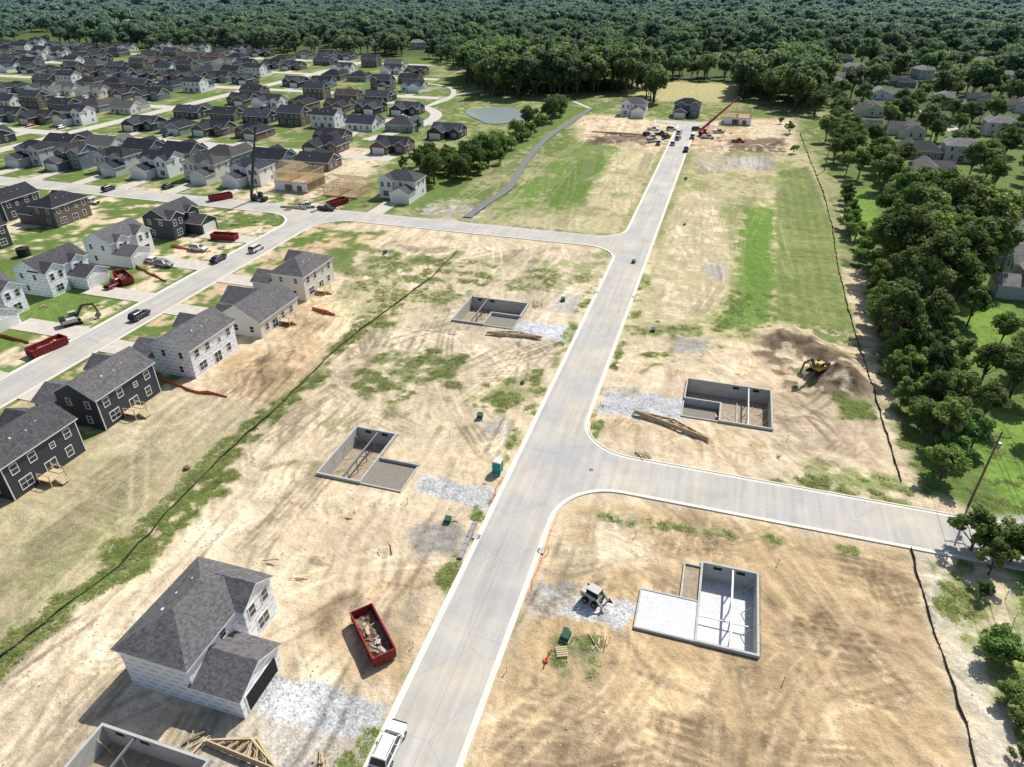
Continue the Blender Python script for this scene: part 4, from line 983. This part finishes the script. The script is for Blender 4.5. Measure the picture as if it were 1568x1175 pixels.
def cyl_tank(a,b):
    mb=MB(); mb.cyl((0,0,0),(0,0,2.0),1.5,1.5,20,0); mb.cyl((0,0,2.0),(0,0,2.25),1.5,.4,20,0); mb.cyl((0,0,2.25),(0,0,2.4),.3,.3,10,0); mb.obj('black_water_tank',[M['black']],(a,b,.05))
cyl_tank(*P(38,392))
def boulder(a,b,s,mat):
    r=random.Random(int(a)); bm=bmesh.new(); bmesh.ops.create_icosphere(bm,subdivisions=2,radius=s)
    for v in bm.verts: v.co*=r.uniform(.8,1.2); v.co.z*=.75
    me_=bpy.data.meshes.new('boulder'); bm.to_mesh(me_); bm.free(); me_.materials.append(mat); o=bpy.data.objects.new('boulder',me_); link(o); o.location=(a,b,s*.4)
boulder(*P(287,718),.5,M['junk']); boulder(*P(742,742),.3,M['conc'])
mb=MB(); rs=random.Random(3)
for bb in BAS:
    a0,a1,b0,b1=bb['r']
    for x,y in ((a0-2,b0-2),(a1+2,b0-2),(a0-2,b1+2),(a1+2,b1+2)):
        x+=rs.uniform(-.5,.5);y+=rs.uniform(-.5,.5); z=gz(x,y); mb.beam((x,y,z-.1),(x+.05,y,z+.95),.06,.06,0); mb.box(x-.02,x+.12,y-.02,y+.02,z+.75,z+.95,1)
for k in range(14):
    y=25+k*17.4
    for x in (ML-1.1,MR+1.1):
        if gz(x,y)>-1 and abs(y-78)>8: z=gz(x,y); mb.beam((x,y,z-.1),(x,y+.04,z+.9),.06,.06,0); mb.box(x-.02,x+.1,y-.02,y+.02,z+.7,z+.9,1)
mb.obj('survey_stakes',[M['wood'],M['orange']])

def truss_pile(p,q,hgt,n,side=1):
    r,c=dirpx(p,q); A=P(*p);B=P(*q); L=math.hypot(B[0]-A[0],B[1]-A[1]); mb=MB(); rr=random.Random(int(L*100))
    for i in range(n):
        z=.10+i*.08; l=L*(1-.03*rr.random()); o=rr.uniform(-.25,.25); k=hgt*(1-.35*i/n)
        y0=rr.uniform(-.1,.1)
        a=(-l/2+o,y0,z);b=(l/2+o,y0,z); t=(o+rr.uniform(-.3,.3),y0+side*k,z+.02)
        mb.beam(a,b,.12,.07); mb.beam(a,t,.12,.07);mb.beam(b,t,.12,.07)
        for f in (.15,.3,.42,.58,.7,.85):
            x=-l/2+o+l*f; hh=k*(1-abs(f-.5)*2); mb.beam((x,y0,z),(x+.5*(1 if f<.5 else -1),y0+side*hh,z),.08,.06)
    for i in range(6): mb.beam((-L/2+L*i/6,-.4*side,.05),(-L/2+L*i/6,side*hgt*.4,.05),.12,.1)
    mb.obj('roof_truss_stack',[M['wood']],(c[0],c[1],max(0,gz(*c))+.03),r)
truss_pile((970,634),(1085,678),2.0,9,1)
truss_pile((745,512),(830,520),1.6,8)
truss_pile((315,1140),(425,1185),2.2,9)
truss_pile((905,205),(985,210),1.5,7)
truss_pile((430,318),(470,322),2,6)
def lumber(a,b,rz,n=14,L=3.0):
    mb=MB(); rr=random.Random(int(a*7+b))
    for i in range(n):
        y=rr.uniform(-.9,.9);x=rr.uniform(-.5,.5);t=rr.gauss(0,.4); z=.06+rr.random()*.25; l=L*rr.uniform(.4,1)
        mb.beam((x-math.cos(t)*l/2,y-math.sin(t)*l/2,z),(x+math.cos(t)*l/2,y+math.sin(t)*l/2,z+rr.uniform(-.05,.1)),rr.choice([.08,.1,.2]),.05,rr.choice([0,0,1]))
    mb.obj('lumber_pile',[M['wood'],M['junk']],(a,b,max(0,gz(a,b))),rz)
for px,py,n in [(985,698,14),(918,985,7),(495,1168,9),(690,795,6),(545,505,4),(440,322,20),(480,325,16),(560,315,16),(930,214,20),(950,219,14),(970,214,14),(1150,222,20),(1180,226,14),(300,1140,6),(70,470,10),(400,420,8),(985,210,14),(1120,205,18),(520,320,14),(340,380,9),(460,312,14),(1100,212,12),(1200,232,12),(360,345,10),(190,470,8),(590,845,3),(460,880,3),(420,860,3),(820,470,5),(1105,640,4),(1195,700,3),(540,790,3),(390,340,14),(420,345,12),(320,385,8),(140,470,8)]:
    lumber(*P(px,py),random.uniform(0,3),n,random.uniform(1.2,2.8))
mb=MB(); a,b=P(716,828); mb.box(-.3,.3,-3.3,3.3,0,.3); 
for i in range(6): mb.box(-.34,.34,-3.2+i*1.2,-3.1+i*1.2,0,.34)
mb.obj('trench_plate',[M['steel']],(a,b,gz(a,b)),.05)
mb=MB(); mb.beam((0,0,0),(.5,.3,1.6),.12,.12); mb.cyl((0,0,0),(0,0,.1),.35,.3,8,0); a,b=P(836,1012); mb.obj('marker_stake',[M['orange']],(a,b,.1))

# ---------------------------------------------------------------- fences
def fence(name,pts,h,mat,thick=.03):
    mb=MB(); out=[]
    for (x0,y0),(x1,y1) in zip(pts[:-1],pts[1:]):
        n=max(1,int(math.hypot(x1-x0,y1-y0)/1.6))
        for i in range(n): out.append((x0+(x1-x0)*i/n,y0+(y1-y0)*i/n))
    out.append(pts[-1]); rr=random.Random(5)
    q=[(x+rr.uniform(-.15,.15),y+rr.uniform(-.15,.15),max(-.2,gz(x,y)),h*rr.uniform(.5,1.05)) for x,y in out]
    for a,b in zip(q[:-1],q[1:]):
        d=Vector((b[0]-a[0],b[1]-a[1])).normalized(); nx,ny=-d.y*thick/2,d.x*thick/2
        vs=[(a[0]-nx,a[1]-ny,a[2]-.1),(b[0]-nx,b[1]-ny,b[2]-.1),(b[0]+nx,b[1]+ny,b[2]-.1),(a[0]+nx,a[1]+ny,a[2]-.1),
            (a[0]-nx,a[1]-ny,a[2]+a[3]),(b[0]-nx,b[1]-ny,b[2]+b[3]),(b[0]+nx,b[1]+ny,b[2]+b[3]),(a[0]+nx,a[1]+ny,a[2]+a[3])]
        mb.add(vs,[(3,2,1,0),(4,5,6,7),(0,1,5,4),(1,2,6,5),(2,3,7,6),(3,0,4,7)],0)
    for a in q: mb.box(a[0]-.03,a[0]+.03,a[1]-.03,a[1]+.03,a[2]-.1,a[2]+h*1.15,1)
    mb.obj(name,[mat,M['polewood']])
fence('silt_fence',FENCE_L,.40,M['silt']); fence('silt_fence',FENCE_R,.45,M['silt']); fence('silt_fence',FENCE_R2,.45,M['silt'])
fence('orange_safety_fence',PL([(243,582),(290,598),(348,608)]),.7,M['orange'])
fence('orange_safety_fence',PL([(478,476),(512,484)]),.8,M['orange'])
fence('orange_safety_fence',PL([(262,378),(312,388)]),.8,M['orange'])
fence('orange_safety_fence',PL([(205,408),(255,432)]),.7,M['orange'])
fence('orange_safety_fence',PL([(0,516),(45,526)]),.7,M['orange'])
fence('orange_safety_fence',[(MR+.5,52),(MR+.6,62),(MR+.5,67)],.2,M['orange'])
fence('orange_safety_fence',[(ML-.5,66),(ML-.6,72)],.2,M['orange'])
fence('orange_safety_fence',[(MR+.9,86),(MR+.9,94)],.2,M['orange'])
# chain link fence: posts, rails and thin wires
mb=MB(); fp=PL([(1540,915),(1568,985),(1600,1080)]); pv=None
for (x0,y0),(x1,y1) in zip(fp[:-1],fp[1:]):
    n=max(1,int(math.hypot(x1-x0,y1-y0)/2.5))
    for i in range(n):
        p=(x0+(x1-x0)*i/n,y0+(y1-y0)*i/n); z=gz(*p); mb.cyl((p[0],p[1],z-.1),(p[0],p[1],z+1.25),.035,.035,6)
        if pv:
            for hh,r_ in ((1.2,.025),(.9,.008),(.6,.008),(.3,.008),(.08,.015)): mb.cyl((pv[0],pv[1],pv[2]+hh),(p[0],p[1],z+hh),r_,r_,4,0,False)
        pv=(p[0],p[1],z)
mb.obj('chain_link_fence',[M['steel']])

# ---------------------------------------------------------------- utility poles
tops=[]
for px,py,h in [(1484,772,12),(1352,428,12),(1262,262,11)]:
    a,b=P(px,py); e=empty('utility_pole',(a,b,0),0); mb=MB(); mb.cyl((0,0,-.3),(0,0,h),.17,.11,10,0); mb.box(-1.2,1.2,-.06,.06,h-.9,h-.78,0)
    for x in (-1.1,-.4,.4,1.1): mb.cyl((x,0,h-.78),(x,0,h-.55),.05,.03,8,1)
    mb.cyl((.3,0,h-2.6),(.3,0,h-1.7),.22,.22,12,1); mb.beam((-.9,0,h-.85),(0,0,h-1.6),.05,.05,0)
    mb.obj('pole',[M['polewood'],M['steel']],parent=e); tops.append((a,b,h))
a,b=P(1600,1180); tops.insert(0,(a+3,b-20,12))
mb=MB()
for (p,q) in zip(tops[:-1],tops[1:]):
    for x,dz in ((-1.1,-.5),(.4,-.5),(1.1,-.5),(.1,-3.2)):
        pv=None
        for i in range(13):
            t=i/12; v=Vector((p[0]+(q[0]-p[0])*t+x,p[1]+(q[1]-p[1])*t,(p[2]+(q[2]-p[2])*t)+dz-4*1.3*t*(1-t)))
            if pv: mb.cyl(pv,v,.025,.025,4,0,False)
            pv=v
mb.obj('power_lines',[M['black']])

# ---------------------------------------------------------------- trees
def tree_mesh(name,h,cr,ncl,nleaf,ls,seed,mat,trunk=.32,squash=.8):
    r=np.random.default_rng(seed); mb=MB()
    th=h*trunk; cz=th+(h-th)*.5; rz_=(h-th)*.5
    mb.cyl((0,0,-.3),(0,0,th+rz_*.6),h*.022+.05,h*.010+.02,7,0)
    cl=[]
    for i in range(ncl):
        d=r.normal(size=3); d/=np.linalg.norm(d); 
        if d[2]<-.55: d[2]*=-1
        f=r.uniform(.35,.86)*(1+.18*math.sin(3*math.atan2(d[1],d[0])+seed))
        c=np.array([d[0]*cr*f,d[1]*cr*f,cz+d[2]*rz_*f*1.0]); R_=cr*r.uniform(.20,.36); cl.append((c,R_,r.uniform(.55,1.45)))
        if i%3==0: mb.cyl((0,0,th*r.uniform(.7,1.2)),tuple(c),h*.008+.02,.02,5,0,False)
    nv0=len(mb.v)
    w=np.array([c[1]**2 for c in cl]); w/=w.sum(); k=r.choice(ncl,nleaf,p=w)
    C=np.array([c[0] for c in cl])[k]; RR=np.array([c[1] for c in cl])[k]; TT=np.array([c[2] for c in cl])[k]
    d=r.normal(size=(nleaf,3)); d/=np.linalg.norm(d,axis=1)[:,None]
    rad=RR*(r.uniform(.55,1.08,nleaf)); pos=C+d*rad[:,None]*np.array([1,1,squash])
    nrm=d*.8+r.normal(size=(nleaf,3))*.5+np.array([0,0,.45]); nrm/=np.linalg.norm(nrm,axis=1)[:,None]
    up=r.normal(size=(nleaf,3)); t1=np.cross(nrm,up); t1/=np.linalg.norm(t1,axis=1)[:,None]; t2=np.cross(nrm,t1)
    s=(ls*r.uniform(.5,1.2,nleaf))[:,None]/2; asp=r.uniform(.5,1.0,nleaf)[:,None]
    q=np.stack([pos-t1*s-t2*s*asp*.3,pos+t1*s*.2-t2*s*asp,pos+t1*s+t2*s*asp*.3,pos-t1*s*.2+t2*s*asp],1).reshape(-1,3)
    V=np.concatenate([np.array(mb.v,dtype=float),q])
    me=bpy.data.meshes.new(name); fs=mb.f
    loops=[i for f in fs for i in f]; starts=[];c=0
    for f in fs: starts.append(c); c+=len(f)
    lq=np.arange(nleaf*4)+nv0
    me.vertices.add(len(V)); me.vertices.foreach_set('co',V.astype(np.float32).ravel())
    me.loops.add(c+nleaf*4); me.loops.foreach_set('vertex_index',np.concatenate([np.array(loops),lq]).astype(np.int32))
    me.polygons.add(len(fs)+nleaf); me.polygons.foreach_set('loop_start',np.concatenate([np.array(starts),c+np.arange(nleaf)*4]).astype(np.int32))
    me.polygons.foreach_set('material_index',np.concatenate([np.zeros(len(fs)),np.ones(nleaf)]).astype(np.int32))
    me.update(calc_edges=True)
    me.materials.append(M['bark']); me.materials.append(mat)
    ca=me.color_attributes.new('tint','FLOAT_COLOR','POINT')
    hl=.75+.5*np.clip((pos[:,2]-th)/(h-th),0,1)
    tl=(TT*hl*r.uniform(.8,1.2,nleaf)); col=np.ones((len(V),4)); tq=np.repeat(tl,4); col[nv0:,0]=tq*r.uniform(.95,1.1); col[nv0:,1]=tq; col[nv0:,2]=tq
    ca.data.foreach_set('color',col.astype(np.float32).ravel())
    return me
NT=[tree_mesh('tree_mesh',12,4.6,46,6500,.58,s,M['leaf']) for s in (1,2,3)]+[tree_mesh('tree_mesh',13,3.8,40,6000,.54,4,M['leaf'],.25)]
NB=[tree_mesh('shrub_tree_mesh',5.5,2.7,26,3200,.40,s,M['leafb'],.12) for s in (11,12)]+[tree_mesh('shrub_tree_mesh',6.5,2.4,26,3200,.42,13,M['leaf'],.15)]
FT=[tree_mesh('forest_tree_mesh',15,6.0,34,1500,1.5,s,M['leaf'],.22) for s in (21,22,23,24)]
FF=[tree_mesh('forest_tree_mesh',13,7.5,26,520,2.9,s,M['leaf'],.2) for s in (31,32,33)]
def scatter(poly,spacing,seed,jit=.45,avoid=7,sight=0):
    r=random.Random(seed); xs=[p[0] for p in poly];ys=[p[1] for p in poly]; out=[]
    x=min(xs)
    while x<max(xs):
        y=min(ys)
        while y<max(ys):
            a=x+r.uniform(-jit,jit)*spacing*1.5;b=y+r.uniform(-jit,jit)*spacing*1.5
            if sdpoly(np.array([a]),np.array([b]),poly)[0]>0 and clear(a,b,avoid,sight): out.append((a,b))
            y+=spacing
        x+=spacing
    return out
def place(pts,meshes,h0,h1,name,base):
    for a,b in pts:
        o=bpy.data.objects.new(name,random.choice(meshes)); link(o); s=random.uniform(h0,h1)/base
        o.location=(a,b,-.1); o.scale=(s*random.uniform(.85,1.2),s*random.uniform(.85,1.2),s); o.rotation_euler=(0,0,random.uniform(0,6.28))
place(scatter(PL([(1345,385),(1350,450),(1430,495),(1510,470),(1520,380),(1450,330),(1375,325)]),6.5,1,sight=10),NT,11,17,'broadleaf_tree',12)
place(scatter(PL([(1240,205),(1262,245),(1300,275),(1345,295),(1380,335),(1375,270),(1330,205),(1270,190)]),8,2,sight=16),NT,7,12,'broadleaf_tree',12)
place(scatter(PL([(1290,300),(1345,395),(1350,430),(1330,440),(1305,390),(1280,320)]),5.5,22),NB,3,6,'shrub_tree',5.5)
place(scatter(PL([(1325,445),(1365,445),(1425,500),(1475,560),(1478,640),(1500,740),(1445,758),(1400,705),(1368,600),(1342,520)]),3.5,3),NB+NT[3:],4,8,'shrub_tree',7)
place(scatter(PL([(1500,815),(1550,825),(1600,880),(1640,1000),(1560,960),(1500,900),(1475,860)]),3.8,4),NB,4.0,6,'shrub_tree',6)
place(scatter(PL([(1490,890),(1545,950),(1580,1050),(1620,1190),(1560,1180),(1515,1000)]),2.8,5),NB,1.8,4.2,'shrub_tree',5.5)
place(scatter(PL([(1560,480),(1640,460),(1640,620),(1580,600)]),9,6,sight=14),NT,7,11,'broadleaf_tree',12)
place([P(x,y) for x,y in [(1545,610),(1500,650),(1420,520),(1530,530),(1600,680),(1480,500),(1540,600),(1555,570),(1500,590)]],NT,7,10,'broadleaf_tree',12)
place(scatter(PL([(612,262),(640,285),(700,282),(760,258),(810,215),(850,182),(880,168),(865,165),(800,205),(745,240),(670,245)]),4.2,7),NB+NT[:1],4.5,7,'hedgerow_tree',7)
place(scatter(PL([(1225,175),(1330,205),(1400,310),(1530,340),(1640,420),(1640,200),(1400,175),(1225,150)]),11,8,avoid=10,sight=30),NT,8,13,'broadleaf_tree',12)
place([P(x,y) for x,y in [(1208,205),(1195,190),(860,180),(350,250),(480,255),(640,200),(1215,235)]],NB,3,5,'yard_tree',5.5)

def instancer(name,pts,rots,scls,idxs,objs_meshes,collname):
    col=bpy.data.collections.new(collname)
    for i,m_ in enumerate(objs_meshes):
        o=bpy.data.objects.new(f'{collname}_{i:02d}',m_); col.objects.link(o)
    me=bpy.data.meshes.new(name); me.vertices.add(len(pts)); me.vertices.foreach_set('co',np.array(pts,dtype=np.float32).ravel())
    for nm,ar in (('rot',rots),('scl',scls)):
        a=me.attributes.new(nm,'FLOAT','POINT'); a.data.foreach_set('value',np.array(ar,dtype=np.float32))
    a=me.attributes.new('idx','INT','POINT'); a.data.foreach_set('value',np.array(idxs,dtype=np.int32))
    me.update(); o=bpy.data.objects.new(name,me); link(o)
    g=bpy.data.node_groups.new(name+'_gn','GeometryNodeTree'); g.interface.new_socket('Geometry',in_out='INPUT',socket_type='NodeSocketGeometry'); g.interface.new_socket('Geometry',in_out='OUTPUT',socket_type='NodeSocketGeometry')
    gi=g.nodes.new('NodeGroupInput');gout=g.nodes.new('NodeGroupOutput'); ip=g.nodes.new('GeometryNodeInstanceOnPoints'); ci=g.nodes.new('GeometryNodeCollectionInfo')
    ci.inputs['Collection'].default_value=col; ci.inputs['Separate Children'].default_value=True; ci.inputs['Reset Children'].default_value=True
    def na_(n,t):
        x=g.nodes.new('GeometryNodeInputNamedAttribute'); x.data_type=t; x.inputs['Name'].default_value=n; return x.outputs['Attribute']
    cx=g.nodes.new('ShaderNodeCombineXYZ'); g.links.new(na_('rot','FLOAT'),cx.inputs['Z']); er=g.nodes.new('FunctionNodeEulerToRotation'); g.links.new(cx.outputs[0],er.inputs[0])
    cs=g.nodes.new('ShaderNodeCombineXYZ'); sa=na_('scl','FLOAT')
    for k in 'XYZ': g.links.new(sa,cs.inputs[k])
    g.links.new(gi.outputs[0],ip.inputs['Points']); g.links.new(ci.outputs[0],ip.inputs['Instance']); ip.inputs['Pick Instance'].default_value=True
    g.links.new(na_('idx','INT'),ip.inputs['Instance Index']); g.links.new(er.outputs[0],ip.inputs['Rotation']); g.links.new(cs.outputs[0],ip.inputs['Scale']); g.links.new(ip.outputs[0],gout.inputs[0])
    md=o.modifiers.new('inst','NODES'); md.node_group=g
    return o
FP_=[];FR=[];FS=[];FI=[]
def addforest(a,b,s,farv=False):
    FP_.append((a,b,-.3));FR.append(random.uniform(0,6.28));FS.append(s);FI.append(4+random.randrange(3) if farv else random.randrange(4))
for a,b in scatter(PL([(715,128),(745,150),(800,152),(880,150),(950,138),(965,150),(985,135),(950,118),(800,105),(715,108)]),8.5,31): addforest(a,b,random.uniform(1.0,1.75))
for a,b in scatter(PL([(1125,135),(1130,155),(1170,160),(1235,178),(1260,150),(1240,120),(1130,118)]),8.5,32,sight=10): addforest(a,b,random.uniform(.9,1.6))
for a,b in scatter(PL([(985,155),(1005,160),(1010,150),(990,145)]),7,33): addforest(a,b,random.uniform(.9,1.3))
edge=[(-900,93),(0,93),(150,90),(300,86),(500,84),(640,88),(720,108),(950,112),(985,122),(1130,126),(1250,148),(1600,175),(2400,200)]
ex=[e[0] for e in edge];ey=[e[1] for e in edge]
rr=random.Random(99)
def inforest(a,b):
    X_=cY*a+sY*b; Y_=-sY*a+cY*b
    zc=Y_*cP+CH*sP; x=784+FP*X_/zc; y=587.5+FP*(CH*cP-Y_*sP)/zc
    return y<np.interp(x,ex,ey) and -500<x<2100
rad=330.
while rad<3400:
    sp=9.5 if rad<800 else (12 if rad<1300 else (16 if rad<2000 else 27))
    n=int(rad*1.9/sp)
    ph=rr.random()
    for i in range(n):
        t=-.95+1.9*(i+ph+rr.uniform(-.6,.6))/n; d=rad+rr.uniform(-.7,.7)*sp
        X_=math.sin(t)*d;Y_=math.cos(t)*d; a=cY*X_-sY*Y_; b=sY*X_+cY*Y_
        if not inforest(a,b): continue
        if not clear(a,b,12 if d<900 else 16,34+d*.05,10+d*.003): continue
        if fbm(np.array([a]),np.array([b]),90,40,3)[0]<.34: continue
        big=rr.random()<.12
        addforest(a,b,rr.uniform(.55,1.15)*(1.35 if big else 1)*(1 if sp<13 else (1.2 if sp<20 else 1.9)),d>850)
    rad+=sp
instancer('forest',FP_,FR,FS,FI,FT+FF,'forest_tree_variants')
print('forest',len(FP_))
def tuft(seed):
    r=random.Random(seed); mb=MB()
    for i in range(22):
        t=r.uniform(0,6.28); d=r.uniform(0,.4); x,y=math.cos(t)*d,math.sin(t)*d; l=r.uniform(.12,.3); w=r.uniform(.03,.06); h=r.uniform(.03,.14)
        mb.add([(x-math.sin(t)*w,y+math.cos(t)*w,h*.4),(x+math.sin(t)*w,y-math.cos(t)*w,h*.4),(x+math.cos(t)*l+.02,y+math.sin(t)*l,h),(x+math.cos(t)*l-.02,y+math.sin(t)*l,h)],[(0,1,2,3)],0)
    me=mb.mesh('weed_tuft',[M['weed']]); ca=me.color_attributes.new('tint','FLOAT_COLOR','POINT'); ca.data.foreach_set('color',[r.choice([.8,1,1.2]) for _ in range(len(me.vertices)*4)]); return me
fl=dline(X,Y,FENCE_L)
i,j=np.nonzero((GR>.7)&(Z>-.5)&(X>-84)&(X<60)&(Y<150)&(roadd>.5)&(np.hypot(X,Y)<170)&((fl<3.5)|(N_f>.56)))
sel=rng.choice(len(i),min(9000,len(i)),replace=False); i=i[sel];j=j[sel]
wp=np.stack([X[i,j]+rng.uniform(-.2,.2,len(i)),Y[i,j]+rng.uniform(-.2,.2,len(i)),Z[i,j]],-1)
instancer('weeds',wp,rng.uniform(0,6.28,len(i)),rng.uniform(.4,1.2,len(i)),rng.integers(0,3,len(i)),[tuft(k) for k in range(3)],'weed_variants')
def clod(seed):
    r=random.Random(seed); bm=bmesh.new(); bmesh.ops.create_icosphere(bm,subdivisions=1,radius=.10)
    for v in bm.verts: v.co*=r.uniform(.7,1.3); v.co.z*=.6
    me=bpy.data.meshes.new('clod'); bm.to_mesh(me); bm.free(); me.materials.append(M['clodm']); return me
i,j=np.nonzero((GR<.3)&(Z>-.5)&(X>-78)&(X<48)&(Y<165)&(roadd>.5)&(N_f*.5+N_m*.5>.56))
sel=rng.choice(len(i),min(4500,len(i)),replace=False); i=i[sel];j=j[sel]
wp=np.stack([X[i,j]+rng.uniform(-.12,.12,len(i)),Y[i,j]+rng.uniform(-.12,.12,len(i)),Z[i,j]],-1)
instancer('dirt_clods',wp,rng.uniform(0,6.28,len(i)),rng.uniform(.25,1.2,len(i))**1.8,rng.integers(0,3,len(i)),[clod(k) for k in range(3)],'clod_variants')

# ---------------------------------------------------------------- light & camera
w=bpy.data.worlds.new('World'); scene.world=w; w.use_nodes=True; nt=w.node_tree
sk=nt.nodes.new('ShaderNodeTexSky'); sk.sky_type='NISHITA'; sk.sun_disc=False
EL=math.radians(50); AZ=math.radians(22)
sk.sun_elevation=EL; sk.sun_rotation=AZ; sk.air_density=1.0; sk.dust_density=1.5
bg=nt.nodes['Background']; nt.links.new(sk.outputs[0],bg.inputs[0]); bg.inputs[1].default_value=.105
sl=bpy.data.lights.new('sun','SUN'); sl.energy=4.95; sl.angle=math.radians(.5); sl.color=(1,.955,.87)
so=bpy.data.objects.new('sun',sl); link(so); sd=Vector((math.sin(AZ)*math.cos(EL),math.cos(AZ)*math.cos(EL),math.sin(EL)))
so.rotation_euler=sd.to_track_quat('Z','Y').to_euler(); so.location=(0,0,200)
cam=bpy.data.cameras.new('camera'); co=bpy.data.objects.new('camera',cam); link(co); co.location=(0,0,CH); co.rotation_euler=(math.pi/2-PITCH,0,YAW)
cam.sensor_width=36; cam.lens=36*FP/1568; cam.clip_end=9000; cam.clip_start=.5; scene.camera=co
scene.view_settings.view_transform='Standard'; scene.view_settings.look='None'; scene.view_settings.exposure=0
